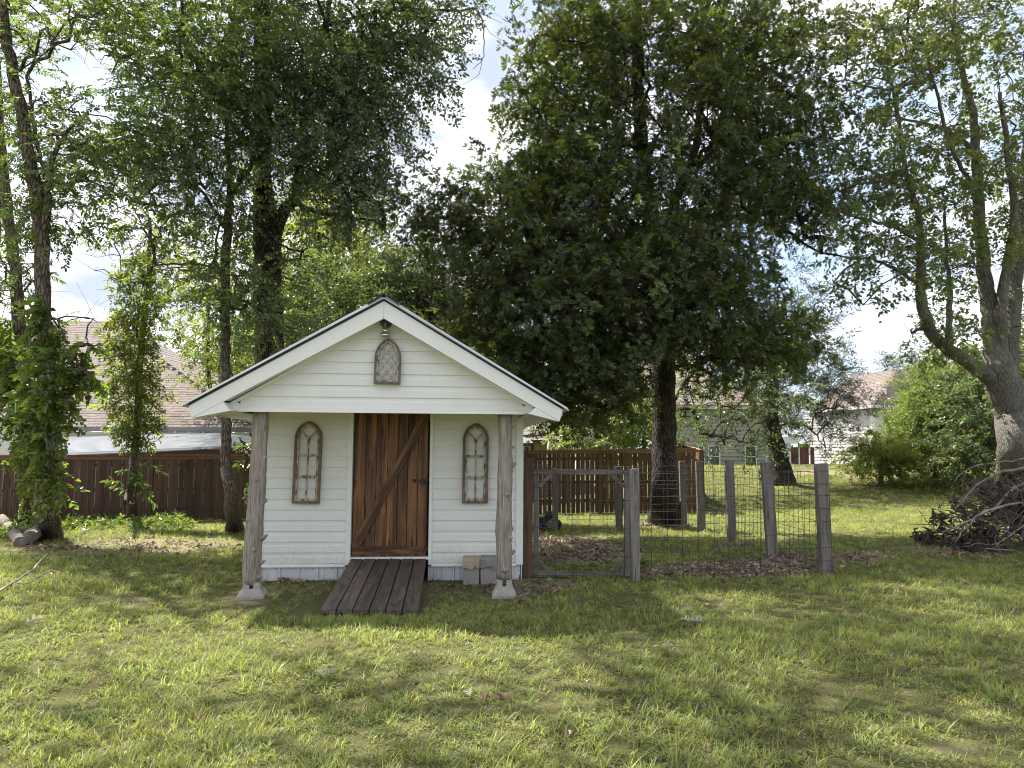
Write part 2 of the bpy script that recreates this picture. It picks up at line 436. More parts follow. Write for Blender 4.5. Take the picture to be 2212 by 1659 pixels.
# ------------------------------------------------------------------ scattering (one object, geometry nodes)
_groups = {}
def scatter_group(key, variants):
    if key in _groups: return _groups[key]
    g = bpy.data.node_groups.new('scatter_' + key, 'GeometryNodeTree')
    g.interface.new_socket('Geometry', in_out='INPUT', socket_type='NodeSocketGeometry')
    g.interface.new_socket('Geometry', in_out='OUTPUT', socket_type='NodeSocketGeometry')
    gi = g.nodes.new('NodeGroupInput'); go = g.nodes.new('NodeGroupOutput')
    join = g.nodes.new('GeometryNodeJoinGeometry')
    for k, me in enumerate(variants):
        src = bpy.data.objects.new(key, me)
        oi = g.nodes.new('GeometryNodeObjectInfo'); oi.inputs['Object'].default_value = src
        gti = g.nodes.new('GeometryNodeGeometryToInstance')
        g.links.new(oi.outputs['Geometry'], gti.inputs[0])
        g.links.new(gti.outputs[0], join.inputs[0])
    iop = g.nodes.new('GeometryNodeInstanceOnPoints')
    iop.inputs['Pick Instance'].default_value = True
    def attr(nm, typ):
        n = g.nodes.new('GeometryNodeInputNamedAttribute'); n.data_type = typ
        n.inputs['Name'].default_value = nm
        return n.outputs['Attribute']
    e2r = g.nodes.new('FunctionNodeEulerToRotation')
    g.links.new(attr('rot', 'FLOAT_VECTOR'), e2r.inputs[0])
    g.links.new(e2r.outputs[0], iop.inputs['Rotation'])
    g.links.new(attr('scl', 'FLOAT'), iop.inputs['Scale'])
    g.links.new(attr('pick', 'INT'), iop.inputs['Instance Index'])
    g.links.new(gi.outputs[0], iop.inputs['Points'])
    g.links.new(join.outputs[0], iop.inputs['Instance'])
    g.links.new(iop.outputs[0], go.inputs[0])
    _groups[key] = g
    return g
def scatter(name, pts, rot, scl, key, variants, parent=None, pick=None, org=(0, 0, 0)):
    n = len(pts)
    me = bpy.data.meshes.new(name)
    me.vertices.add(n)
    me.vertices.foreach_set('co', (np.asarray(pts) - np.asarray(org)).astype(np.float32).ravel())
    for nm, typ, arr, fld in (('rot', 'FLOAT_VECTOR', rot, 'vector'), ('scl', 'FLOAT', scl, 'value'),
                              ('pick', 'INT', rng.integers(0, len(variants), n) if pick is None else pick, 'value')):
        a = me.attributes.new(nm, typ, 'POINT')
        a.data.foreach_set(fld, np.ascontiguousarray(arr, dtype=np.int32 if typ == 'INT' else np.float32).ravel())
    o = link(name, me, parent)
    md = o.modifiers.new('scatter', 'NODES'); md.node_group = scatter_group(key, variants)
    o['kind'] = 'stuff'
    return o

# ------------------------------------------------------------------ leaves
def leaf_pts(kind):
    """half outlines (x along the leaf, y sideways), unit length"""
    if kind == 'oak':
        return [(0, 0.012), (.16, .03), (.20, .20), (.30, .26), (.30, .07), (.42, .08), (.50, .34), (.62, .40), (.58, .09), (.70, .08), (.80, .25), (.88, .24), (.86, .07), (1.0, 0.0)]
    if kind == 'elm':
        return [(0, 0.01), (.18, .17), (.42, .24), (.70, .17), (1.0, 0.0)]
    if kind == 'maple':
        return [(0, 0.01), (.10, .30), (.30, .26), (.42, .48), (.56, .20), (.75, .26), (1.0, 0.0)]
    if kind == 'vine':
        return [(0, 0.01), (.05, .28), (.35, .42), (.60, .26), (.66, .30), (1.0, 0.0)]
    if kind == 'needle':
        return [(0, 0.03), (.5, .09), (1.0, 0.0)]
def add_leaf(mb, kind, base, d, nrm, size, fold=0.35, curl=0.12):
    d = np.array(d, float); d /= np.linalg.norm(d) + 1e-9
    n = np.array(nrm, float); n = n - d * (n @ d); n /= np.linalg.norm(n) + 1e-9
    s = np.cross(n, d); h = leaf_pts(kind)
    base = np.array(base, float)
    def P(x, y, sg): return base + size * (d * x + s * y * sg + n * (fold * y - curl * x * x))
    for sg in (1, -1):
        mid = [P(0, 0, 1), P(0.5, 0, 1), P(1, 0, 1)] if kind != 'needle' else [P(0, 0, 1), P(1, 0, 1)]
        out = [P(x, y, sg) for x, y in h[:-1]]
        if kind in ('oak', 'maple', 'vine'):
            ring = [mid[0]] + out + [mid[-1]]
            mb.add(ring, [tuple(range(len(ring)))[::sg]])
        else:
            ring = [mid[0]] + out[1:] + [mid[-1]]
            mb.add(ring, [tuple(range(len(ring)))[::sg]])
def spray(kind, n, seed, leaf, length=1.0, droop=0.25, mode='alt', flat=0.5, twig=0.006):
    """a twig along +x of unit length carrying n leaves; leaf = leaf length relative to the twig"""
    g = np.random.default_rng(seed); mb = MB()
    pts = [np.array([length * t, 0.06 * math.sin(3 * t + seed), -droop * t * t + 0.0]) for t in np.linspace(0, 1, 4)]
    mb.tube(pts, [twig, twig * .8, twig * .6, twig * .35], n=3, cap=False)
    def pos(t): return np.array([length * t, 0.06 * math.sin(3 * t + seed), -droop * t * t])
    subs = []
    if mode == 'alt':
        for k in range(n):
            t = 0.12 + 0.88 * (k + 0.5) / n; sg = 1 if k % 2 else -1
            d = np.array([0.55 + .2 * g.normal(), sg * (0.85 + .2 * g.normal()), -0.25 + .28 * g.normal()])
            if k == n - 1: d = np.array([1, 0.1 * g.normal(), -.2])
            subs.append((pos(t), d, np.array([flat * g.normal(), flat * g.normal(), 1.0]), leaf * g.uniform(.75, 1.15)))
    elif mode == 'tuft':                      # leaves bunched towards the tip, star-like
        for k in range(n):
            t = g.uniform(0.35, 1.0); a = 2.4 * k + g.uniform(-.4, .4)
            d = np.array([0.45 + .35 * g.normal(), math.cos(a), math.sin(a) * .75 - .1])
            nn = np.array([0.5, flat * g.normal(), 1.0 + flat * g.normal()])
            subs.append((pos(t), d, nn, leaf * g.uniform(.7, 1.15)))
    elif mode == 'branchy':                   # side twiglets with small leaves
        for k in range(n):
            t = 0.1 + 0.9 * g.random(); a = g.uniform(0, 6.28); off = g.uniform(0, .33) * (1.2 - t)
            p = pos(t) + np.array([off * .5, off * math.cos(a), off * math.sin(a) * .6])
            d = np.array([g.normal() * .5 + .6, math.cos(a) + .4 * g.normal(), .6 * math.sin(a) - .15 + .3 * g.normal()])
            subs.append((p, d, np.array([flat * g.normal(), flat * g.normal(), 1.0]), leaf * g.uniform(.7, 1.2)))
    for p, d, nn, s in subs:
        add_leaf(mb, kind, p, d, nn, s, fold=g.uniform(.15, .6), curl=g.uniform(0, .3))
    return mb
SP = {}
def species(key, mat, kind, n, leaf, mode, droop=.25, nvar=4, flat=.5, twig=.006):
    ms = []
    for k in range(nvar):
        ms.append(spray(kind, n, 10 * k + 3, leaf, droop=droop, mode=mode, flat=flat, twig=twig).mesh(key, mat))
    SP[key] = ms
species('oak_spray', leafmat('oak_leaf', (0.045, 0.061, 0.015), (0.15, 0.20, 0.022), gloss=0.05, grough=.40, trans=.38), 'oak', 9, .37, 'tuft', flat=.45)
for k_, (n_, l_, md_) in enumerate(((15, .33, 'branchy'), (11, .36, 'alt'), (18, .27, 'branchy'))):
    SP['oak_spray'].append(spray('oak', n_, 77 + k_, l_, droop=.45, mode=md_, flat=.6).mesh('oak_spray', SP['oak_spray'][0].materials[0]))
species('elm_spray', leafmat('elm_leaf', (0.078, 0.108, 0.038), (0.22, 0.30, 0.045), gloss=0.06), 'elm', 15, .20, 'alt', .2, 5, .4)
species('elm_dense_spray', leafmat('elm_leaf_grey_green', (0.070, 0.095, 0.038), (0.17, 0.23, 0.04), gloss=0.065), 'elm', 26, .16, 'branchy', .25, 4, .5)
species('lime_spray', leafmat('sunlit_leaf', (0.095, 0.130, 0.028), (0.36, 0.42, 0.045), gloss=0.05), 'elm', 22, .19, 'branchy', .25, 4, .5)
species('maple_spray', leafmat('maple_leaf', (0.100, 0.125, 0.042), (0.27, 0.33, 0.065), gloss=0.05), 'maple', 20, .17, 'branchy', .3, 4, .55)
species('cedar_spray', leafmat('cedar_needle', (0.032, 0.046, 0.022), (0.05, 0.07, 0.02), trans=.25, gloss=0.04), 'needle', 46, .22, 'branchy', .15, 4, .6)
species('bush_spray', leafmat('bush_leaf', (0.12, 0.165, 0.045), (0.32, 0.40, 0.06), gloss=0.06), 'elm', 24, .20, 'branchy', .15, 4, .6)
species('far_spray', leafmat('far_leaf', (0.09, 0.12, 0.05), (0.2, 0.25, 0.07), gloss=0.04), 'elm', 26, .24, 'branchy', .15, 3, .6)
species('vine_spray', leafmat('vine_leaf', (0.072, 0.105, 0.032), (0.30, 0.40, 0.035), gloss=0.06), 'vine', 10, .27, 'alt', .5, 4, .5)
species('sprig', leafmat('sapling_leaf', (0.08, 0.13, 0.03), (0.25, 0.33, 0.04), gloss=0.09), 'elm', 9, .42, 'alt', .15, 3, .4)

# ------------------------------------------------------------------ light map: where the photograph shows the sun on the ground
# ellipses in photo pixels: cx, cy, rx, ry, share of the foliage in the sun's way that is left out
LIT = [(330, 1165, 240, 26, .97), (110, 1135, 140, 22, .9), (470, 1190, 100, 16, .7), (300, 1255, 130, 16, .45), (120, 1300, 130, 14, .35), (360, 1290, 120, 12, .5),
       (760, 1378, 360, 34, .97), (1010, 1390, 200, 34, .95), (600, 1345, 100, 16, .85), (420, 1450, 340, 70, .72), (850, 1490, 420, 80, .65), (330, 1590, 460, 100, .68), (900, 1610, 400, 60, .6), (160, 1400, 160, 44, .6), (1300, 1400, 140, 30, .45), (1450, 1560, 200, 50, .35),
       (1500, 1292, 85, 13, .97), (1600, 1308, 70, 10, .85), (1640, 1430, 130, 20, .7), (1150, 1395, 80, 14, .6), (1560, 1485, 110, 16, .4),
       (1960, 1560, 120, 24, .8), (2110, 1590, 120, 30, .8), (2140, 1640, 130, 30, .8), (1830, 1500, 60, 12, .4),
       (1290, 1122, 150, 16, .97), (1500, 1115, 120, 14, .9), (1250, 1160, 90, 8, .6),
       (1650, 1075, 200, 56, 1.0), (1850, 1062, 330, 62, 1.0), (2120, 1045, 170, 52, 1.0), (1800, 1112, 330, 14, .9), (1990, 1100, 90, 30, .9),
       (1620, 1022, 120, 8, .7), (250, 1120, 200, 14, .9), (1250, 1175, 60, 6, .6)]
LIT = np.array(LIT)
def lit_drop(P, k=1.0):
    """mask of sprays to leave out so that the sun reaches the lit patches"""
    P = np.asarray(P); t = P[:, 2] / SUN[2]
    G = P - SUN * t[:, None]
    for _ in range(2):
        z = tz(G[:, 0], G[:, 1]); G = P - SUN * ((P[:, 2] - z) / SUN[2])[:, None]
    x, y = proj(G); front = G[:, 1] > 1.5
    q = np.zeros(len(P))
    mg = .32 * FPX / np.maximum(G[:, 1], 2); mgy = .32 * 2560 / np.maximum(G[:, 1], 2) ** 2
    for cx, cy, rx, ry, s in LIT:
        rx = rx + mg; ry = ry + mgy
        d = ((x - cx) / rx) ** 2 + ((y - cy) / ry) ** 2
        q = np.maximum(q, s * np.clip(2.2 * (1.1 - d), 0, 1))
    q = np.where(front, q, 0)
    return rng.random(len(P)) < q * k

# ------------------------------------------------------------------ trees
def smooth_path(pts, rad, sub=5, jit=0.0, seed=0):
    pts = np.array(pts, float); rad = np.array(rad, float); g = np.random.default_rng(seed)
    out = []; ro = []
    n = len(pts)
    for i in range(n - 1):
        p0 = pts[max(i - 1, 0)]; p1 = pts[i]; p2 = pts[i + 1]; p3 = pts[min(i + 2, n - 1)]
        for k in range(sub):
            t = k / sub
            p = 0.5 * ((2 * p1) + (-p0 + p2) * t + (2 * p0 - 5 * p1 + 4 * p2 - p3) * t * t + (-p0 + 3 * p1 - 3 * p2 + p3) * t ** 3)
            out.append(p + (g.normal(size=3) * jit if (i or k) else 0)); ro.append(rad[i] * (1 - t) + rad[i + 1] * t)
    out.append(pts[-1]); ro.append(rad[-1])
    return np.array(out), np.array(ro)
def tree(name, label, paths, blobs, key, barkm, scl=.42, per=9, spread=.55, group=None, cat='tree', flare=1.6, base=None, clear=(),
         droop=0.0, carve=1.0, extra=(), twigs=3, tubes=True, sides=12, trunkname='trunk'):
    """paths: lists of (px, py, Y, width_px); the first starts at the ground. blobs: (px, py, rx_px, ry_px, Y, half depth, clumps)"""
    P3 = []
    for pi, path in enumerate(paths):
        pts = [gnd(path[0][0], path[0][1]) if (pi == 0 and base is None) else at(*path[0][:3])] + [at(a, b, c) for a, b, c, w in path[1:]]
        if pi == 0 and base is not None: pts[0] = np.array([base[0], base[1], float(tz(base[0], base[1]))])
        if pi == 0: path = [(path[0][0], path[0][1], pts[0][1], path[0][3])] + list(path[1:])
        rad = [0.5 * w * c / FPX for (a, b, c, w) in path]
        P3.append((pts, rad))
    org = P3[0][0][0].copy(); org[2] -= 0.03
    root = thing(name, label, cat, org, 0, group)
    tm = MB(); nodes = []; bm_ = MB(); bpts = []
    for pi, (pts, rad) in enumerate(P3):
        sp, sr = smooth_path(pts, rad, 6, 0.012, pi)
        if pi == 0:
            sr = sr * (1 + (flare - 1) * np.exp(-(sp[:, 2] - sp[0, 2]) / (1.2 * rad[0] + .1)))
            sp[0, 2] -= 0.15
        tm.tube(sp - org, sr, n=sides if pi == 0 else max(8, sides - 3), wob=0.012, seed=pi + 5, flute=0.05)
        for k in range(len(sp)): nodes.append((sp[k], sr[k]))
    tm.put(trunkname, barkm, root, smooth=True)
    # clumps
    C = []
    for b in list(blobs):
        px, py, rx, ry, Y, dY, n = b[:7]
        for _ in range(n):
            while True:
                q = rng.uniform(-1, 1, 3)
                if q @ q < 1 and q @ q > rng.random() * .55: break
            C.append(at(px + q[0] * rx, py + q[1] * ry, Y + q[2] * dY))
    C += [np.array(e, float) for e in extra]
    C = np.array(C)
    C = C[C[:, 2] > tz(C[:, 0], C[:, 1]) + 0.35]
    NP = np.array([n[0] for n in nodes]); NR = np.array([n[1] for n in nodes])
    base_h = NP[0][2]
    ok = NP[:, 2] > base_h + 1.0
    order = np.argsort([np.min(np.linalg.norm(NP - c, axis=1)) for c in C])
    pos = [p for p in NP[ok]] if ok.any() else [NP[-1]]
    prad = list(NR[ok]) if ok.any() else [NR[-1]]
    par = [-1] * len(pos); cnt = [0.0] * len(pos); segs = []
    POS = np.zeros((len(pos) + len(C) * 5 + 5, 3)); POS[:len(pos)] = pos; m = len(pos)
    RAD = np.full(len(POS), 9.0); RAD[:m] = prad
    PAR = np.full(len(POS), -1); CNT = np.zeros(len(POS))
    for ci in order:
        c = C[ci]; d = POS[:m] - c; L = np.linalg.norm(d, axis=1) + 1e-6
        cost = L * (1 + .9 * np.clip(d[:, 2] / L, 0, 1)) + (PAR[:m] >= 0) * 0.0
        j = int(np.argmin(cost)); a = POS[j]
        L0 = np.linalg.norm(c - a); k = 3 if L0 > .8 else 2
        midb = np.array([0, 0, 0.14 * L0]) + rng.normal(size=3) * .07 * L0
        last = j
        for q in range(1, k + 1):
            t = q / k
            POS[m] = a + (c - a) * t + midb * math.sin(math.pi * t) + (rng.normal(size=3) * .03 * L0 if q < k else 0)
            PAR[m] = last; last = m; m += 1
        CNT[last] += 1
    for q in range(m - 1, -1, -1):
        if PAR[q] >= 0: CNT[PAR[q]] += CNT[q]
    if tubes:
        kids = {}
        for q in range(m):
            if PAR[q] >= 0: kids.setdefault(PAR[q], []).append(q)
        def rr(q): return min(.0065 * (CNT[q] + .4) ** .55 + .003, .62 * RAD[q] if RAD[q] < 9 else 9)
        starts = [q for q in range(m) if PAR[q] >= 0 and (RAD[PAR[q]] < 9 or q != max(kids[PAR[q]], key=lambda z: CNT[z]))]
        for s0 in starts:
            chain = [PAR[s0], s0]; q = s0
            while q in kids:
                q = max(kids[q], key=lambda z: CNT[z]); chain.append(q)
            rads = [rr(chain[1])] + [rr(z) for z in chain[1:]]
            bm_.tube(POS[chain] - org, rads, n=5 if rads[0] > .03 else 4, cap=False)
    # sprays
    n = len(C) * per
    ctr = np.repeat(C, per, axis=0)
    off = rng.normal(size=(n, 3)) * spread * .5; off[:, 2] *= .75
    SPp = ctr + off
    if twigs and tubes:
        for ci in range(len(C)):
            for q in range(twigs):
                e = SPp[ci * per + q % per]
                a = C[ci]; mid = (a + e) / 2 + rng.normal(size=3) * .04
                bm_.tube(np.array([a, mid, e]) - org, [.007, .005, .003], n=3, cap=False)
    if len(bm_.v): 
        bo = bm_.put('branches', barkm, root, smooth=True); bo['kind'] = 'stuff'
    keep = ~lit_drop(SPp, carve)
    SPp = SPp[keep]; off = off[keep]; ctr = ctr[keep]; n = len(SPp)
    mid = np.array([C[:, 0].mean(), C[:, 1].mean(), C[:, 2].mean()])
    d = off / (np.linalg.norm(off, axis=1)[:, None] + 1e-6) * 1.0 + .5 * (ctr - mid) / (np.linalg.norm(ctr - mid, axis=1)[:, None] + 1e-6) + rng.normal(size=(n, 3)) * .35
    d[:, 2] = d[:, 2] * .6 - droop
    d /= np.linalg.norm(d, axis=1)[:, None]
    rot = np.stack([rng.normal(size=n) * .5, -np.arcsin(np.clip(d[:, 2], -1, 1)), np.arctan2(d[:, 1], d[:, 0])], axis=1)
    s = scl * rng.uniform(.7, 1.25, n)
    if len(clear):
        cx_, cy_ = proj(SPp)
        bad = np.zeros(n, bool)
        for x0, y0, x1, y1 in clear: bad |= (cx_ > x0) & (cx_ < x1) & (cy_ > y0) & (cy_ < y1)
    else: bad = np.zeros(n, bool)
    keepz = ~bad & (SPp[:, 2] > tz(SPp[:, 0], SPp[:, 1]) + .12)
    scatter('crown', SPp[keepz], rot[keepz], s[keepz], key, SP[key], root, org=org)
    return root
# ================================================================== ground
BARE = [  # px, py, rx, ry (photo pixels), strength
    (150, 1185, 150, 13, .6), (330, 1178, 190, 20, .62), (470, 1172, 90, 20, .5), (60, 1190, 70, 14, .55), (250, 1300, 110, 14, .35), (460, 1235, 90, 18, .35),
    (620, 1262, 110, 26, .30), (1010, 1275, 190, 26, .38), (1160, 1262, 120, 16, .55), (1085, 1262, 60, 20, .4), (530, 1295, 60, 18, .5),
    (1260, 1195, 120, 28, .75), (1200, 1170, 80, 12, .9), (1280, 1160, 60, 9, .5), (1600, 1232, 180, 20, .75), (1430, 1238, 70, 12, .8), (1700, 1225, 70, 28, .75), (1585, 1180, 40, 9, .6),
    (1860, 1205, 85, 14, .55), (1960, 1190, 110, 12, .45), (1740, 1020, 120, 7, .8), (1880, 1032, 80, 5, .6), (2060, 1620, 90, 22, .6), (1370, 1475, 35, 12, .5), (2130, 1190, 120, 16, .6),
    (1435, 1135, 90, 8, .7), (700, 1240, 90, 12, .5)]
BARE = np.array(BARE)
def bare_at(X, Y, Z):
    x, y = proj(np.stack([X, Y, Z], axis=-1))
    q = np.zeros(len(X))
    for cx, cy, rx, ry, s in BARE:
        d = ((x - cx) / rx) ** 2 + ((y - cy) / ry) ** 2
        q = np.maximum(q, s * np.clip(1.5 * (1.2 - d), 0, 1))
    q = np.where(Y > 1.0, q, 0)
    return q
def grid_axis(a, b, fine0, fine1, df, dc):
    out = list(np.arange(fine0, fine1, df)); s = df
    x = fine1
    while x < b: out.append(x); s = min(s * 1.25, dc); x += s
    out.append(b); x = fine0; s = df; pre = []
    while x > a: 
        s = min(s * 1.25, dc); x -= s; pre.append(max(x, a))
    return np.array(sorted(set(np.round(pre + out, 4))))
gx = grid_axis(-300, 300, -13, 13, .16, 25); gy = grid_axis(-60, 600, 1.5, 26, .16, 30)
GX, GY = np.meshgrid(gx, gy); fx = GX.ravel(); fy = GY.ravel()
fz = tz(fx, fy)
me = bpy.data.meshes.new('ground')
nx, ny = len(gx), len(gy)
me.vertices.add(nx * ny); me.vertices.foreach_set('co', np.stack([fx, fy, fz], axis=1).astype(np.float32).ravel())
ii = (np.arange(ny - 1)[:, None] * nx + np.arange(nx - 1)[None, :]).ravel()
quads = np.stack([ii, ii + 1, ii + 1 + nx, ii + nx], axis=1)
me.loops.add(quads.size); me.polygons.add(len(quads))
me.loops.foreach_set('vertex_index', quads.ravel().astype(np.int32))
me.polygons.foreach_set('loop_start', (np.arange(len(quads)) * 4).astype(np.int32))
me.polygons.foreach_set('loop_total', np.full(len(quads), 4, np.int32))
me.polygons.foreach_set('use_smooth', np.ones(len(quads), bool))
me.update()
a = me.attributes.new('bare_soil', 'FLOAT', 'POINT'); a.data.foreach_set('value', bare_at(fx, fy, fz).astype(np.float32))
m, t, out = mat_new('lawn_soil')
v = mapv(t, (1, 1, 1))
n1 = noise(t, v, 70, 6, 0.8); n2 = noise(t, v, 1.3, 5, 0.6)
grassc = ramp(t, n1, [(0.3, (0.045, 0.04, 0.02)), (0.55, (0.12, 0.118, 0.048)), (0.75, (0.26, 0.225, 0.13))])
n3 = noise(t, v, 55, 5, 0.75)
soilc = ramp(t, n3, [(0.3, (0.12, 0.095, 0.062)), (0.55, (0.235, 0.195, 0.13)), (0.78, (0.38, 0.335, 0.23))])
at_ = N(t, 'ShaderNodeAttribute', attribute_name='bare_soil')
fac = mixc(t, 0.5, at_.outputs['Fac'], n2, 'LINEAR_LIGHT')
c = mixc(t, ramp(t, fac, [(0.25, 0.0), (0.6, 1.0)]), grassc, soilc)
principled(t, out, c, 1.0, n3, 0.8, 0.03, spec=0.1)
me.materials.append(m)
g = link('ground', me); g['kind'] = 'structure'

# ================================================================== the shed
TH = R(4.5)
SO = np.array([-1.36, 8.2, 0.0])
EX = np.array([math.cos(TH), math.sin(TH), 0]); EY = np.array([-math.sin(TH), math.cos(TH), 0])
def sl(x, y, z=0.0): return SO + EX * x + EY * y + np.array([0, 0, z])
def shed_local(px, py, dy):
    d = ray(px, py); k = (dy - EY @ (_C - SO)) / (EY @ d); P = _C + d * k
    return float(EX @ (P - SO)), float(P[2])
XC = -0.06
shed = thing('shed', 'white vinyl-sided garden shed with gabled porch roof and brown plank door', 'shed', SO, TH)
WY, WB, WH = 1.15, 4.0, 1.65       # wall plane, back wall, half width
# walls behind the siding
wb = MB()
wb.box(XC - WH + .02, -.56, WY + .03, WY + .13, .05, 2.12).box(.45, XC + WH - .02, WY + .03, WY + .13, .05, 2.12).box(-.56, .45, WY + .03, WY + .13, 2.085, 2.12)
wb.box(XC - WH + .02, XC - WH + .12, WY + .13, WB, .05, 2.12).box(XC + WH - .12, XC + WH - .02, WY + .13, WB, .05, 2.12).box(XC - WH + .12, XC + WH - .12, WB - .1, WB, .05, 2.12)
wb.prism([(XC - 1.58, 2.06), (XC + 1.58, 2.06), (XC, 3.09)], .03, .1).prism([(XC - 1.63, 2.125), (XC + 1.63, 2.125), (XC, 3.07)], WB - .1, WB)
wb.put('wall', M['vinyl_trim'], shed)
EXPO = 0.1305
def lap(x0, x1, z0, h=EXPO, yb=WY, cut=None):
    """one course of lap siding; cut = function(z) -> (x0, x1) for sloping ends"""
    prof = [(0.014, -.002), (0.0155, 0.003), (0.011, h * .60), (0.005, h * .72), (0.003, h * .995), (-.028, h * .995), (-.028, -.004)]
    vs = []
    for yo, z in prof:
        a, b = (x0, x1) if cut is None else cut(z0 + max(z, 0))
        vs += [(a, yb - yo, z0 + z), (b, yb - yo, z0 + z)]
    n = len(prof)
    fs = [(2 * i, 2 * ((i + 1) % n), 2 * ((i + 1) % n) + 1, 2 * i + 1) for i in range(n)]
    fs += [tuple(2 * i for i in reversed(range(n))), tuple(2 * i + 1 for i in range(n))]
    return MB().add(vs, fs)
DX0, DX1 = -.53, .415              # door opening
z = .215
while z < 2.1:
    h = min(EXPO, 2.118 - z)
    lap(XC - WH + .075, DX0 - .062, z, h).put('siding_plank', M['vinyl'], shed)
    lap(DX1 + .045, XC + WH - .075, z, h).put('siding_plank', M['vinyl'], shed)
    z += EXPO
# side walls: courses seen only from beside
for sx in (-1, 1):
    z = .215
    while z < 2.1:
        h = min(EXPO, 2.118 - z)
        o = lap(0, WB - WY - .15, z, h, 0).put('siding_plank', M['vinyl'], shed)
        if sx < 0: o.location = (XC - WH, WB - .07, 0); o.rotation_euler = (0, 0, R(-90))
        else: o.location = (XC + WH, WY + .08, 0); o.rotation_euler = (0, 0, R(90))
        z += EXPO
# corner posts, door casing, base trim
for x0, x1 in ((XC - WH - .012, XC - WH + .078), (XC + WH - .078, XC + WH + .012)):
    MB().cbox(x0, x1, WY - .034, WY + .07, .19, 2.112, .003).put('corner_trim', M['vinyl_trim'], shed)
MB().cbox(DX0 - .064, DX0 - .004, WY - .036, WY + .10, .195, 2.112, .003).put('door_casing', M['vinyl_trim'], shed)
MB().cbox(DX1 + .006, DX1 + .047, WY - .036, WY + .10, .195, 2.112, .003).put('door_casing', M['vinyl_trim'], shed)
MB().box(DX0 - .004, DX1 + .006, WY - .02, WY + .10, .255, .285).put('door_threshold', M['white_paint'], shed)
for x0, x1 in ((XC - WH + .078, DX0 - .064), (DX1 + .047, XC + WH - .078)):
    MB().box(x0, x1, WY - .028, WY + .02, .182, .210).box(x0, x1, WY - .034, WY + .02, .172, .1815).put('base_trim', M['vinyl_trim'], shed)
# galvanised skirting, one ribbed sheet each side of the ramp
for x0, x1 in ((XC - WH + .01, -.50), (.42, XC + WH - .01)):
    pr = []; x = x0
    while x < x1 - .001:
        for dx, dy in ((0, 0), (.07, 0), (.078, .02), (.098, .02), (.106, 0), (.165, 0), (.17, .004), (.175, 0), (.225, 0)):
            if x + dx < x1: pr.append((x + dx, WY + .012 - dy))
        x += .228
    vs = [(a, b, -.05) for a, b in pr] + [(a, b, .175) for a, b in pr] + [(a, b + .01, .175) for a, b in pr] + [(a, b + .01, -.05) for a, b in pr]
    n = len(pr)
    fs = [(k * n + i, k * n + i + 1, ((k + 1) % 4) * n + i + 1, ((k + 1) % 4) * n + i) for k in range(4) for i in range(n - 1)]
    sk = MB().add(vs, fs).put('skirting', M['skirt_metal'], shed)
    for i in range(int((x1 - x0) / .228)):
        scw = MB().lathe([(.006, 0), (.008, .003), (.004, .006)], 8)
        scw.v = [(x0 + .035 + .228 * i + a, WY + .010 - c2, .155 + b) for a, b, c2 in scw.v]
        scw.put('screw', M['grey_metal'], sk)
for sx in (-1, 1):
    MB().box(XC + sx * WH - .008, XC + sx * WH + .008, WY + .03, WB, -.05, .2).put('skirting', M['skirt_metal'], shed)
# gable
SLP = 0.602
def gcut(z):
    hw = min(1.575 + .6 * (z - 2.02) if z < 2.10 else 9, 1.655 - (z - 2.085) / SLP)
    hw = max(hw, .05)
    return XC - hw + .035, XC + hw - .035
z = 2.055
while z < 3.0:
    lap(0, 0, z, EXPO, 0.0, gcut).put('siding_plank', M['vinyl'], shed)
    z += EXPO
MB().box(XC - 1.575, XC + 1.575, -.03, .10, 2.022, 2.052).box(XC - 1.575, XC + 1.575, -.036, .02, 2.012, 2.0215).put('beam_trim', M['vinyl_trim'], shed)
MB().box(XC - 1.55, XC + 1.55, .02, .16, 2.03, 2.11).put('porch_beam', M['soffit'], shed)
for sx in (-1, 1):
    a = sorted((XC + sx * 1.552, XC + sx * 1.672))
    MB().box(a[0], a[1], -.041, .045, 2.0235, 2.108).put('gable_corner', M['vinyl_trim'], shed)
MB().prism([(XC - .12, 2.96), (XC + .12, 2.96), (XC, 3.06)], .012, .029).put('gable_peak', M['soffit'], shed)
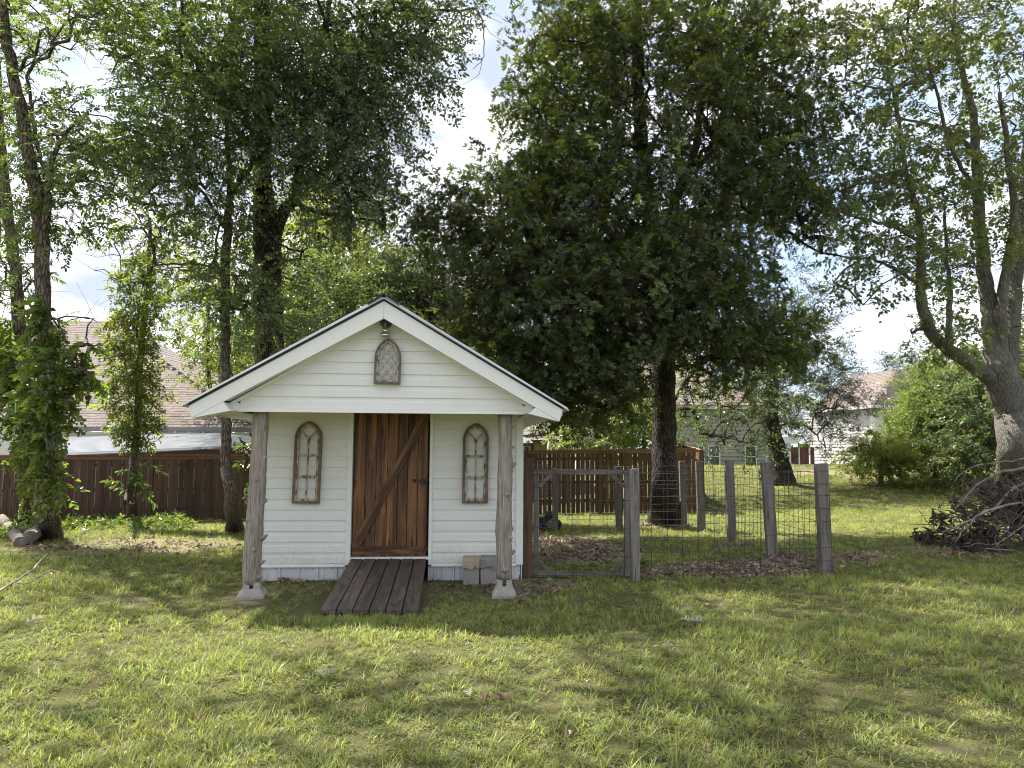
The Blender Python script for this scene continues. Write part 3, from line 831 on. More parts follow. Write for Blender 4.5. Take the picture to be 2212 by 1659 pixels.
# porch ceiling and side soffits
MB().box(XC - 1.6, XC + 1.6, .16, WY - .035, 2.121, 2.14).put('porch_ceiling', M['soffit'], shed)
AP, TIPX, TIPZ = 3.225, 1.968, 2.058        # apex height, half width of the roof, height of its edge
sl_ = (AP - TIPZ) / TIPX
def rakez(x, dz=0.0): return AP - abs(x) * sl_ + dz      # sl_ differs a little between the two slopes
for sx in (-1, 1):
    TIPX = 2.02 if sx < 0 else 1.968
    sl_ = (AP - TIPZ) / TIPX
    X = lambda v: XC + sx * v
    def pr(poly, y0, y1):
        p = [(X(a), b) for a, b in poly]
        if sx < 0: p = p[::-1]
        return MB().prism(p, y0, y1)
    # J trim along the slope of the gable
    pr([(0.0, 3.075), (0.0, 3.045), (1.60, 2.098), (1.548, 2.024), (1.585, 2.024), (1.655, 2.105)], -.042, .0).put('gable_trim', M['vinyl_trim'], shed)
    # rake board
    pr([(0.0015, AP), (0.0015, AP - .190), (1.66, rakez(1.66) - .155), (TIPX - .035, rakez(TIPX) - .125), (TIPX, rakez(TIPX))], -.222, -.197).put('rake_board', M['vinyl_trim'], shed)
    # eave return below the rake board
    pr([(TIPX - .037, rakez(TIPX) - .129), (1.665, rakez(1.665) - .158), (1.59, 2.012)], -.2245, -.03).put('eave_return', M['vinyl_trim'], shed)
    # sloping soffit between rake board and gable
    pr([(0.002, AP - .16), (0.002, AP - .175), (1.66, rakez(1.66) - .142), (1.66, rakez(1.66) - .125)], -.196, .03).put('rake_soffit', M['soffit'], shed)
    a = sorted((X(1.60), X(TIPX - .02)))
    MB().box(a[0], a[1], -.03, WB + .15, 2.012, 2.024).put('side_soffit', M['soffit'], shed)
    a = sorted((X(TIPX - .02), X(TIPX)))
    MB().box(a[0], a[1], -.19, WB + .18, 1.995, rakez(TIPX) + .0).put('side_fascia', M['vinyl_trim'], shed)
    # roofing: dark underlay strip, ribbed metal panel
    pr([(0, AP + .004), (TIPX + .0, rakez(TIPX) + .004), (TIPX + .0, rakez(TIPX) + .022), (0, AP + .022)], -.232, WB + .2).put('roof_batten', M['black_metal'], shed)
    rp = pr([(0, AP + .026), (TIPX + .062, rakez(TIPX + .062) + .026), (TIPX + .062, rakez(TIPX + .062) + .036), (0, AP + .036)], -.262, WB + .25)
    yy = -.25
    while yy < WB + .2:
        for dy, hh in ((0, .012),):
            q = pr([(0.02, AP + .034), (TIPX + .05, rakez(TIPX + .05) + .034), (TIPX + .05, rakez(TIPX + .05) + .050), (0.02, AP + .050)], yy, yy + .03)
            rp.add(q.v, q.f)
        yy += .228
    rp.put('roof_panel', M['roof_metal'], shed)
MB().prism([(XC - .17, rakez(.17) + .052), (XC - .17, rakez(.17) + .066), (XC, AP + .075), (XC + .17, rakez(.17) + .066), (XC + .17, rakez(.17) + .052), (XC, AP + .06)][::-1], -.285, WB + .27).put('ridge_cap', M['black_metal'], shed)
# plank door
door = thing('door', None, None, (0, 0, 0)); door.parent = shed
del_keys = [k for k in ('label', 'category') if k in door]
for k in del_keys: del door[k]
bx = DX0 + .004; widths = [.142, .137, .138, .129, .125, .128, .125]
for i, w in enumerate(widths):
    g_ = .004
    MB().cbox(bx + g_ / 2, bx + w - g_ / 2, WY + .045 + .003 * ((i * 7) % 3), WY + .07, .290, 2.10, .003).put('plank', M['door'], door)
    bx += w
DXE = bx
MB().cbox(DX0 + .008, DXE - .035, WY + .016, WY + .044, .318, .415, .004).put('rail', M['door_brace'], door)
# diagonal brace
a0, a1 = np.array([DX0 + .045, .422]), np.array([DXE - .045, 2.04])
dd = (a1 - a0) / np.linalg.norm(a1 - a0); nn = np.array([-dd[1], dd[0]]) * .052
br = MB().prism([tuple(a0 - nn * .75), (a0[0] + .105, .418), tuple(a1 + np.array([.0, -.05])), tuple(a1 + np.array([.0, .06])), tuple(a1 - np.array([.1, -.06])), tuple(a0 + nn * .9 + dd * .02)], -.014, .014)
blen = float(np.linalg.norm(a1 - a0)); bang = math.atan2(dd[1], dd[0])
br = MB().box(0, blen, -.014, .014, -.05, .05)
for q in range(8):
    x_, y_, z_ = br.v[q]
    if x_ < .01: x_ += (.05 + z_) * .65 * 1 - .03
    else: x_ -= (.05 - z_) * .0 - .02 * (z_ < 0)
    br.v[q] = (x_, y_, z_)
bo = br.put('brace', M['door_brace'], door)
bo.location = (a0[0] + .02, WY + .030, a0[1] + .03); bo.rotation_euler = (0, -bang, 0)
la = MB().cbox(DXE - .105, DXE - .005, WY + .012, WY + .03, 1.208, 1.236, .003).cbox(DXE - .085, DXE - .03, WY + .004, WY + .02, 1.19, 1.25, .004).box(DXE - .03, DXE + .01, WY - .002, WY + .012, 1.214, 1.23)
la.tube([(DXE - .045, WY + .008, 1.20), (DXE - .045, WY - .012, 1.185), (DXE - .048, WY - .012, 1.165)], .006, 6)
la.put('latch', M['black_metal'], door)
k = MB().lathe([(.012, 0), (.012, .012), (.019, .018), (.021, .028), (.012, .036)], 14)
k.v = [(x + DXE - .168, WY + .04 - z_, y + 1.226) for x, y, z_ in k.v]
k.put('door_knob', M['black_metal'], door, smooth=True)

# log posts on concrete piers
def log_post(x, y, r0, r1, z0, z1, lean, seed, knots):
    g_ = np.random.default_rng(seed); zz = np.linspace(z0, z1, 30)
    pts = [(x + lean * (q - z0) / (z1 - z0) + .006 * math.sin(4 * q + seed), y + .005 * math.cos(3 * q), q) for q in zz]
    rr_ = [r0 + (r1 - r0) * (q - z0) / (z1 - z0) + .0025 * math.sin(9 * q + seed) + g_.normal() * .0012 for q in zz]
    mb = MB().tube(pts, rr_, n=22, wob=.022, seed=seed, flute=.05)
    for kz, ang, ln, kr in knots:
        c = np.array([x + lean * (kz - z0) / (z1 - z0), y, kz]); d = np.array([math.cos(ang), math.sin(ang), .25]); rloc = r0 + (r1 - r0) * (kz - z0) / (z1 - z0)
        mb.tube([c + d * (rloc * .7), c + d * (rloc + .3 * ln), c + d * (rloc + ln) + np.array([0, 0, .3 * ln])], [kr * 2.2, kr * 1.3, kr * .6], n=8, wob=.08, seed=int(kz * 100))
    return mb
log_post(XC - 1.40, .14, .100, .081, .15, 2.03, .045, 3, [(.62, -.2, .06, .018), (1.02, .0, .025, .02), (.82, -2.2, .02, .02), (1.5, -.4, .015, .02), (.35, -.1, .045, .013), (1.25, -1.4, .014, .018), (.5, -1.2, .014, .018), (.2, -.3, .02, .02), (1.8, 2.9, .02, .012)]).put('log_post', M['log'], shed, smooth=True)
log_post(XC + 1.358, .14, .093, .078, .19, 2.03, .0, 8, [(1.42, .1, .05, .02), (1.62, .1, .03, .012), (.62, -.7, .016, .022), (.72, .2, .02, .02), (1.1, -1.3, .012, .018), (.45, .1, .03, .02), (1.85, .2, .02, .01), (.27, -1.5, .02, .024)]).put('log_post', M['log'], shed, smooth=True)
def pier(x, y, zt, w, rz, label):
    P = sl(x, y)
    b, tp, h = w / 2, w * .29, zt
    p = MB(); c = .012
    def ring(hw, z): return [(-hw + c, -hw, z), (hw - c, -hw, z), (hw, -hw + c, z), (hw, hw - c, z), (hw - c, hw, z), (-hw + c, hw, z), (-hw, hw - c, z), (-hw, -hw + c, z)]
    # four corner blocks leave the cross slot for the timber
    for sx in (-1, 1):
        for sy in (-1, 1):
            o = len(p.v)
            pts = [(sx * .022, sy * .022, h * .62), (sx * tp * 1.12, sy * .022, h * .62), (sx * tp * 1.12, sy * tp * 1.12, h * .62), (sx * .022, sy * tp * 1.12, h * .62),
                   (sx * .022, sy * .022, h), (sx * tp, sy * .022, h), (sx * tp, sy * tp, h), (sx * .022, sy * tp, h)]
            p.add(pts, [(4, 5, 6, 7), (0, 1, 5, 4), (1, 2, 6, 5), (2, 3, 7, 6), (3, 0, 4, 7)])
    vs = ring(b, -.04) + ring(b * .98, .03) + ring(tp * 1.14, h * .625)
    fs = [tuple(reversed(range(8))), tuple(range(16, 24))] + [(k * 8 + i, k * 8 + (i + 1) % 8, k * 8 + 8 + (i + 1) % 8, k * 8 + 8 + i) for k in (0, 1) for i in range(8)]
    p.add(vs, fs)
    o = p.put('concrete_pier', M['concrete'], None, loc=(P[0], P[1], float(tz(P[0], P[1]))), rot=(0, 0, TH + rz))
    tag(o, label, 'pier', 'concrete piers under the porch posts')
pier(XC - 1.385, .14, .165, .29, R(7), 'tapered concrete pier block under the left log post of the shed')
pier(XC + 1.36, .14, .195, .275, R(-2), 'tapered concrete pier block under the right log post, beside the stone blocks')

# ramp
rb0, rb1 = gnd(690, 1331), gnd(904, 1331)
l0 = (float(EX @ (rb0 - SO)), float(EY @ (rb0 - SO))); l1 = (float(EX @ (rb1 - SO)), float(EY @ (rb1 - SO)))
ramp_o = thing('ramp', 'dark weathered six-board wooden ramp leading up to the shed door', 'ramp', sl(0, 0), TH)
tx0, tx1, ty, tz_ = -.525, .405, WY - .042, .272
for i in range(6):
    u0, u1 = i / 6, (i + 1) / 6
    gap = .006; jit = [.0, .012, -.006, .01, -.004, .006][i]
    A = np.array([tx0 + (tx1 - tx0) * u0 + gap, ty, tz_]); B = np.array([tx0 + (tx1 - tx0) * u1 - gap, ty, tz_])
    Cb = np.array([l0[0] + (l1[0] - l0[0]) * u1 - gap, l0[1] + (l1[1] - l0[1]) * u1 + jit, .062]); Db = np.array([l0[0] + (l1[0] - l0[0]) * u0 + gap, l0[1] + (l1[1] - l0[1]) * u0 + jit, .062])
    rows = 8; vs = []; g_ = np.random.default_rng(i)
    for k in range(rows + 1):
        t_ = k / rows; p = A + (Db - A) * t_; q = B + (Cb - B) * t_; e1, e2 = g_.normal(size=2) * .0022
        for zz in (0, -.038):
            c_ = .005 if zz == 0 else 0
            vs += [tuple(p + [0, 0, zz - (.004 if zz == 0 else 0)]), tuple(p + [c_, 0, zz + e1 * (zz == 0)]), tuple(q + [-c_, 0, zz + e2 * (zz == 0)]), tuple(q + [0, 0, zz - (.004 if zz == 0 else 0)])]
    fs = []
    for k in range(rows):
        o = k * 8; n_ = o + 8
        loop = [0, 1, 2, 3, 7, 6, 5, 4]
        for j in range(8):
            fs.append((o + loop[j], n_ + loop[j], n_ + loop[(j + 1) % 8], o + loop[(j + 1) % 8]))
    e = rows * 8
    fs += [(0, 4, 5, 6, 7, 3, 2, 1)[::-1], (e, e + 4, e + 5, e + 6, e + 7, e + 3, e + 2, e + 1)]
    MB().add(vs, fs).put('plank', M['ramp'], ramp_o)
for u in (.06, .5, .94):
    A = np.array([tx0 + (tx1 - tx0) * u, ty - .02, tz_ - .075]); D = np.array([l0[0] + (l1[0] - l0[0]) * u, l0[1] + (l1[1] - l0[1]) * u + .12, .012])
    MB().bar(A, D, .04, .06).put('joist', M['ramp'], ramp_o)

# two retaining wall blocks by the wall
def block(px0, px1, pyb, pyt, Y, mt, label):
    p0 = at(px0, pyb, Y); p1 = at(px1, pyb, Y); w = (p1[0] - p0[0]) - .004; h = float(at(px0, pyt, Y)[2])
    root = thing('stone_block', label, 'block', ((p0[0] + p1[0]) / 2, Y, 0), R(2))
    hb = h * .60; g_ = np.random.default_rng(int(px0))
    MB().cbox(-w / 2 + .004, w / 2 - .004, 0.012, .22, -.02, hb, .005).put('base_half', M['block_body'], root)
    mb = MB(); nx_, pro = 7, [(0.02, hb + .001), (-.006, hb + .004), (-.014, hb + .03), (-.008, h - .035), (.012, h - .008), (.05, h), (.22, h), (.22, hb + .001)]
    vs = []
    for i in range(nx_ + 1):
        x = -w / 2 + w * i / nx_
        for k_, (yy_, zz_) in enumerate(pro):
            j = g_.normal(size=2) * (.005 if 1 <= k_ <= 3 else .001)
            vs.append((x, yy_ + j[0], zz_ + (j[1] - (.012 * abs(g_.normal()) if k_ == 1 else 0) if 1 <= k_ <= 4 else 0)))
    m_ = len(pro)
    fs = [(i * m_ + k_, (i + 1) * m_ + k_, (i + 1) * m_ + (k_ + 1) % m_, i * m_ + (k_ + 1) % m_) for i in range(nx_) for k_ in range(m_)]
    fs += [tuple(range(m_)), tuple(reversed(range(nx_ * m_, (nx_ + 1) * m_)))]
    mb.add(vs, fs).put('top_half', mt, root)
block(999, 1036, 1252, 1205, 9.15, M['block_buff'], 'buff topped concrete block against the shed wall, nearer the ramp of the two')
block(1037, 1075, 1252, 1204, 9.16, M['block_grey'], 'grey topped concrete block against the shed wall, partly behind the right log post')

# arched window frames hung on the wall
def arch_pts(hw, z0, zs, zt, n=9, inset=0.0):
    """pointed arch outline from bottom left, clockwise seen from the front"""
    hw2, z02 = hw - inset, z0 + inset
    rise = zt - zs; c = (rise * rise - hw * hw) / (2 * hw)       # centre offset beyond the middle
    Rr = hw + c - inset
    pts = [(-hw2, z02), (-hw2, zs)]
    a1 = math.acos(min(1, c / Rr)) if Rr > 0 else 0
    for k in range(1, n + 1):
        a = a1 * k / n
        pts.append((c - Rr * math.cos(a), zs + Rr * math.sin(a)))
    pts += [(-x, z) for x, z in reversed(pts[:-1])]
    return pts
def band(outer, inner, y0, y1):
    n = len(outer); mb = MB()
    vs = [(x, y0, z) for x, z in outer] + [(x, y0, z) for x, z in inner] + [(x, y1, z) for x, z in outer] + [(x, y1, z) for x, z in inner]
    fs = []
    for i in range(n):
        j = (i + 1) % n
        fs += [(i, j, n + j, n + i), (2 * n + i, 3 * n + i, 3 * n + j, 2 * n + j), (i, 2 * n + i, 2 * n + j, j), (n + i, n + j, 3 * n + j, 3 * n + i)]
    return mb.add(vs, fs)
def arched_frame(x, z0, z1, hw, label, rot, seed):
    H = z1 - z0; zs = H * .79
    root = thing('arched_window_frame', label, 'wall decor', sl(x, WY - .058, z0), TH, 'rustic arched frames on the shed wall')
    root.rotation_euler = (0, rot, TH)
    t1, t2 = .031, .056
    band(arch_pts(hw, 0, zs, H), arch_pts(hw, 0, zs, H, inset=t1), -.012, .034).put('outer_frame', M['frame_brown'], root)
    band(arch_pts(hw, 0, zs, H, inset=t1 + .0005), arch_pts(hw, 0, zs, H, inset=t2), -.002, .026).put('inner_frame', M['peeling'], root)
    b = .0115
    fz = H * .735
    MB().box(-b, b, .002, .022, t2, fz).put('mullion', M['peeling'], root)
    for sx in (-1, 1):
        mb = MB(); pts = []
        for k_ in range(7):
            a = k_ / 6; pts.append((sx * (hw - t2) * .84 * a ** 1.75, fz - .01 + (H * .885 - fz) * a ** .8))
        L = [(p[0] - b * sx * .0 - b, p[1]) for p in pts]; Rr = [(p[0] + b, p[1]) for p in pts]
        poly = L + Rr[::-1]
        for i in range(6):
            q = [L[i], Rr[i], Rr[i + 1], L[i + 1]]
            mb.prism(q, .0035, .0205)
        mb.put('branch_mullion', M['peeling'], root)
    for zc in (.325, .585):
        for s0, s1 in ((-hw + t2, -b - .0005), (b + .0005, hw - t2)):
            MB().box(s0, s1, .003, .021, H * zc - .0125, H * zc + .0125).put('crossbar', M['peeling'], root)
arched_frame(-1.088, .945, 1.962, .166, 'tall arched rustic frame with peeling white bars, on the wall left of the door', R(0.9), 1)
arched_frame(.993, .95, 1.955, .162, 'tall arched rustic frame with peeling white bars, on the wall right of the door', R(0.3), 2)
# lattice frame in the gable
H = .512; hw = .145; zs = H * .56
root = thing('lattice_frame', 'small arched grey frame with white lattice high on the shed gable', 'wall decor', sl(-.025, -.064, 2.333), TH)
root.rotation_euler = (0, R(1.0), TH)
band(arch_pts(hw, 0, zs, H), arch_pts(hw, 0, zs, H, inset=.024), -.012, .036).put('outer_frame', M['frame_grey'], root)
band(arch_pts(hw, 0, zs, H, inset=.0245), arch_pts(hw, 0, zs, H, inset=.04), -.002, .028).put('inner_frame', M['peeling'], root)
def inside(x, z):
    h2 = hw - .038
    if z < .04 or abs(x) > h2: return False
    if z <= zs: return True
    rise = H - zs; c = (rise * rise - hw * hw) / (2 * hw); Rr = hw + c - .038
    return (abs(x) + c) ** 2 + (z - zs) ** 2 < Rr * Rr
for sg, y0 in ((1, .002), (-1, .013)):
    for kk in np.arange(-.5, .62, .112):
        tt = [u for u in np.linspace(-.4, .6, 201) if inside(u, kk + sg * u * 1.15 + (.0 if sg > 0 else .2) + .1)]
        if len(tt) < 6: continue
        f_ = lambda u: (u, kk + sg * u * 1.15 + (.0 if sg > 0 else .2) + .1)
        (xa, za), (xb, zb) = f_(tt[0]), f_(tt[-1])
        MB().bar((xa, y0 + .005, za), (xb, y0 + .005, zb), .0085, .019, up=(-(zb - za), 0, xb - xa)).put('lattice_slat', M['lattice_white'], root)
# barn lamp
lamp = thing('gable_lamp', 'small barn lamp with dark socket and shiny metal cone under the gable peak', 'lamp', sl(-.05, -.035, 2.86), TH)
mb = MB().lathe([(.068, 0), (.066, .012), (.052, .026), (.024, .04), (.0, .042)], 20)
mb.v = [(x, -z_, y + .165) for x, y, z_ in mb.v]
mb.put('mount', M['grey_metal'], lamp, smooth=True)
MB().lathe([(.025, .075), (.029, .080), (.030, .135), (.026, .15), (.02, .19), (0, .192)], 18, (0, -.062, 0)).put('socket', M['grey_metal'], lamp, smooth=True)
MB().lathe([(.064, .0), (.067, .003), (.060, .012), (.045, .040), (.032, .062), (.029, .074), (.0285, .074), (.044, .038), (.058, .010), (.062, .0015)], 26, (0, -.062, 0)).put('lamp_shade', M['chrome'], lamp, smooth=True)

# ================================================================== pen of posts and welded wire
def post(name, px, py, pxt, pyt, wpx, mat, label, dd=.1, group=None, leanY=0.0, parent=None):
    b = gnd(px, py); tpt = at(pxt, pyt, b[1] + leanY); w = wpx * b[1] / FPX
    h = tpt[2] - b[2]; dx = tpt[0] - b[0]
    mb = MB().cbox(-w / 2, w / 2, -dd / 2, dd / 2, -.12, h, .005)
    mb.v = [(x + dx * max(z, 0) / h, y + leanY * max(z, 0) / h, z + (.01 * x / w if z > .5 else 0)) for x, y, z in mb.v]
    o = mb.put(name, mat, None, loc=b)
    tag(o, label, 'fence post', group)
    return b, tpt
PG = 'posts of the wire pen'
W = {}
W['shed'] = post('fence_post', 1139, 1247, 1142, 990, 20, M['brown_post'], 'brown wooden post standing against the right corner of the shed', .1, PG)
W['gate'] = post('fence_post', 1372, 1256, 1370, 1012, 19, M['grey_wood'], 'grey post the wire gate closes against, first from the shed corner', .1, PG)
W['corner'] = post('fence_post', 1785, 1243, 1773, 1001, 24, M['grey_wood'], 'thick grey corner post at the right front of the wire pen', .12, PG)
W['s1'] = post('fence_post', 1669, 1203, 1655, 998, 22, M['grey_wood'], 'grey post on the right side of the pen, first behind the corner post', .11, PG)
W['s2'] = post('fence_post', 1581, 1168, 1575, 995, 17.5, M['grey_wood'], 'grey post on the right side of the pen, second behind the corner post', .11, PG)
W['s3'] = post('fence_post', 1516, 1149, 1510, 997, 15, M['grey_wood'], 'grey post at the right rear corner of the pen near the oak trunk', .11, PG)
W['b1'] = post('fence_post', 1478, 1141, 1473, 996, 13, M['grey_wood'], 'grey rear pen post just right of the dark oak trunk', .1, PG)
W['b2'] = post('fence_post', 1338, 1147, 1335, 1008, 14, M['grey_wood'], 'grey rear pen post seen through the right side of the gate', .1, PG)
W['b3'] = post('fence_post', 1200, 1147, 1198, 1012, 12, M['grey_wood'], 'grey rear pen post by the small log pile', .1, PG)
def mesh_panel(name, a, b, h0, h1, sp, label, seed, hs=None, r=.0032, sag=.006, top_b=None):
    """welded wire from ground point a to b"""
    g_ = np.random.default_rng(seed); a = np.array(a); b = np.array(b); L = np.linalg.norm(b[:2] - a[:2]); n = max(2, int(L / sp))
    mb = MB(); org = a.copy()
    if hs is None: hs = [0, .10, .2, .31, .44, .58, .74, .91, 1.08, 1.25]
    nrm = np.array([-(b - a)[1], (b - a)[0], 0]) / L
    bow = lambda u, z: nrm * (.012 * math.sin(7 * u + seed) + .01 * math.sin(3 * z + 4 * u))
    for hh in hs:
        ph = g_.uniform(0, 6); pts = []
        for k in range(17):
            u = k / 16; pts.append(a + (b - a) * u + np.array([0, 0, h0 + (h1 - h0) * u + hh + sag * math.sin(9 * u + ph) + sag * .5 * g_.normal()]) + bow(u, hh) - org)
        mb.tube(pts, r, n=4, cap=False)
    for k in range(n + 1):
        u = k / n + g_.normal() * .002; lean = g_.normal() * .006
        pts = [a + (b - a) * np.clip(u, 0, 1) + np.array([lean * z, 0, h0 + (h1 - h0) * u + z]) + bow(u, z) - org for z in (hs[0] - .05, hs[len(hs) // 3], hs[2 * len(hs) // 3], hs[-1] + .02)]
        mb.tube(pts, r, n=4, cap=False)
    o = mb.put(name, M['wire'], None, loc=org)
    tag(o, label, 'wire fence', 'welded wire panels of the pen')
    return o
ga, co = W['gate'][0] + [.0, -.06, 0], W['corner'][0] + [.06, -.075, 0]
HS = [0.0, .13, .30, .47, .64, .81, .98, 1.13, 1.29]
mesh_panel('wire_fence', ga, co, .06, .08, .2, 'front panel of welded wire between the gate post and the corner post', 1, HS)
mesh_panel('wire_fence', W['corner'][0] + [.06, .0, 0], W['s3'][0] + [.09, 0, 0], .05, .10, .2, 'long right side panel of welded wire running back to the oak', 2, HS)
mesh_panel('wire_fence', W['s3'][0] + [0, .07, 0], W['b3'][0] + [0, .07, 0], .12, .12, .25, 'rear panel of welded wire in front of the oak trunk', 3, HS)
mesh_panel('wire_fence', W['b3'][0] + [0, .07, 0], sl(XC + WH + .02, WB), .12, .12, .25, 'short rear panel of welded wire behind the log pile joining the shed', 4, HS)
# gate
gp0 = gnd(1152, 1247); gY = gp0[1] - .03
P0, P1 = at(1152, 1246, gY), at(1361, 1249, gY); T0, T1 = at(1154, 1014, gY), at(1360, 1014, gY)
gate = thing('wire_gate', 'grey wooden gate framed around welded wire beside the shed', 'gate', P0)
def gl(p): return np.array(p) - P0
wv = .068
zb, ztp = .0, float((T0[2] + T1[2]) / 2 - P0[2]); gw = float(P1[0] - P0[0])
MB().cbox(0, wv, -.02, .02, zb, ztp - .062, .003).put('stile', M['grey_wood'], gate)
MB().cbox(gw - wv, gw, -.02, .02, zb, ztp - .062, .003).put('stile', M['grey_wood'], gate)
MB().cbox(0, gw, -.021, .021, ztp - .061, ztp, .003).put('top_rail', M['grey_wood_h'], gate)
MB().cbox(wv + .001, gw - wv - .001, -.019, .019, zb + .005, zb + .07, .003).put('bottom_rail', M['grey_wood_h'], gate)
for sx in (0, 1):
    for sz in (0, 1):
        x0 = wv if sx == 0 else gw - wv; dx = .17 if sx == 0 else -.17
        z0 = zb + .06 if sz == 0 else ztp - .065; dz = .16 if sz == 0 else -.16
        MB().bar((x0 + dx * .02, -.024, z0 + dz * .95), (x0 + dx * .95, -.024, z0 + dz * .02), .02, .045, up=(0, 0, 1)).put('corner_brace', M['grey_wood_h'], gate)
mb = MB(); g_ = np.random.default_rng(5)
for hh in (.02, .14, .27, .44, .62, .79, .97, 1.14, 1.3):
    mb.tube([(-.03 + (gw + .06) * u, -.035 + .004 * math.sin(5 * u + hh), hh + .006 * math.sin(4 * u + 3 * hh)) for u in np.linspace(0, 1, 9)], .0030, n=4, cap=False)
for k in range(6):
    x = .05 + k * (gw - .12) / 5
    mb.tube([(x + .012 * math.sin(k), -.041, -.01), (x, -.041, .6), (x - .006, -.041, 1.36)], .0030, n=4, cap=False)
mb.put('wire_mesh', M['wire'], gate)

# ================================================================== privacy fences
def privacy(a, b, ta, tb, n, pmat, tmat, label, postx, gap, seed, caps=True, trimh=.115):
    """a, b: ground points at the ends; ta, tb: top heights"""
    a = np.array(a); b = np.array(b); L = float(np.linalg.norm(b[:2] - a[:2])); ang = math.atan2(b[1] - a[1], b[0] - a[0])
    root = thing('board_fence', label, 'fence', a, ang)
    g_ = np.random.default_rng(seed); w = L / n
    base_me = [MB().cbox(-w / 2 + gap / 2, w / 2 - gap / 2, -.009, .009, 0, 1.0, .0015).mesh('picket', pmat) for _ in range(1)][0]
    for i in range(n):
        x = (i + .5) * w; u = x / L; P = a + (b - a) * u; gz = float(tz(P[0], P[1])) - a[2]; top = ta + (tb - ta) * u - a[2] - .03
        o = link('picket', base_me, root, (x, g_.normal() * .002, gz + .01), (0, g_.normal() * .004, 0))
        o.scale = (1 - abs(g_.normal()) * gap * 1.2, 1, top - gz - .01)
    for x in postx:
        u = x / L; P = a + (b - a) * u; gz = float(tz(P[0], P[1])) - a[2]; top = ta + (tb - ta) * u - a[2]
        po = MB().cbox(x - .05, x + .05, -.036, .055, gz - .1, top + .045, .004).put('post', pmat, root)
        if caps: MB().cbox(x - .065, x + .065, -.06, .07, top + .047, top + .07, .004).box(x - .045, x + .045, -.035, .05, top + .071, top + .1).put('cap', M['black_metal'], po)
    def rail(z0, h, y0, y1, nm, mt, lift=0.0):
        xs = [0] + list(postx) + [L] if nm == 'rail' else [0, L * .33, L * .67, L]
        for i in range(len(xs) - 1):
            x0, x1 = xs[i] + .002, xs[i + 1] - .002
            if x1 - x0 < .12: continue
            f = lambda x: (ta + (tb - ta) * x / L - a[2]) + z0 if nm != 'lower' else z0
            mb = MB().add([(x0, y0, f(x0)), (x1, y0, f(x1)), (x1, y1, f(x1)), (x0, y1, f(x0)), (x0, y0, f(x0) + h), (x1, y0, f(x1) + h), (x1, y1, f(x1) + h), (x0, y1, f(x0) + h)],
                          [(0, 3, 2, 1), (4, 5, 6, 7), (0, 1, 5, 4), (1, 2, 6, 5), (2, 3, 7, 6), (3, 0, 4, 7)])
            mb.put({'trim': 'trim_board', 'cap': 'cap_board', 'rail': 'rail'}[nm], mt, root)
    rail(-.115, trimh - .003, -.032, -.011, 'trim', tmat)
    rail(0, .022, -.06, .05, 'cap', tmat)
    rail(-.30, .085, .012, .045, 'rail', pmat); rail(-1.0, .085, .012, .045, 'rail', pmat); rail(-1.55, .085, .012, .045, 'rail', pmat)
    return root
fa = np.array([*at(-60, 1130, 20.3)[:2], 0]); fb = np.array([*at(640, 1120, 21.9)[:2], 0])
fa[2] = tz(fa[0], fa[1]); fb[2] = tz(fb[0], fb[1])
Lf = float(np.linalg.norm(fb[:2] - fa[:2]))
def fx_at(px, A, B):      # distance along a fence where a photo column crosses it
    best = min(np.linspace(0, 1, 400), key=lambda u: abs(float(proj(A + (B - A) * u)[0]) - px)); return best * float(np.linalg.norm((B - A)[:2]))
privacy(fa, fb, float(at(-60, 984, fa[1])[2]), float(at(640, 984, fb[1])[2]), 62, M['fence'], M['fence_trim'], 'dark brown stained board fence left of the shed behind the vine-covered trees',
        [fx_at(x, fa, fb) for x in (-45, 128, 322, 484, 636)], .006, 3)
fc = np.array([*at(1060, 1107, 22.6)[:2], 0]); fd = np.array([*at(1505, 1102, 22.0)[:2], 0])
fc[2] = tz(fc[0], fc[1]); fd[2] = tz(fd[0], fd[1])
privacy(fc, fd, float(at(1060, 974, fc[1])[2]), float(at(1505, 969, fd[1])[2]), 43, M['fence2'], M['fence2_trim'], 'reddish board fence with light gaps behind the wire pen and oak',
        [fx_at(x, fc, fd) for x in (1064, 1138, 1297)], .020, 4)
ce = fd + np.array([.16, .05, 0]); ce[2] = tz(ce[0], ce[1])
tag(MB().cbox(-.06, .06, -.05, .05, -.1, float(at(1512, 972, ce[1])[2]) - ce[2], .004).put('fence_post', M['fence2'], None, loc=ce), 'brown end post closing the reddish board fence beyond the oak', 'fence post')
ff = fd + np.array([.25, .12, 0]); fg = ff + np.array([.3, 9.0, 0]); ff[2] = tz(ff[0], ff[1]); fg[2] = tz(fg[0], fg[1])
privacy(ff, fg, ff[2] + 1.8, fg[2] + 1.8, 56, M['fence2'], M['fence2_trim'], 'return run of the reddish board fence going back from its end post', [.1, 3, 6, 8.9], .008, 5, False)

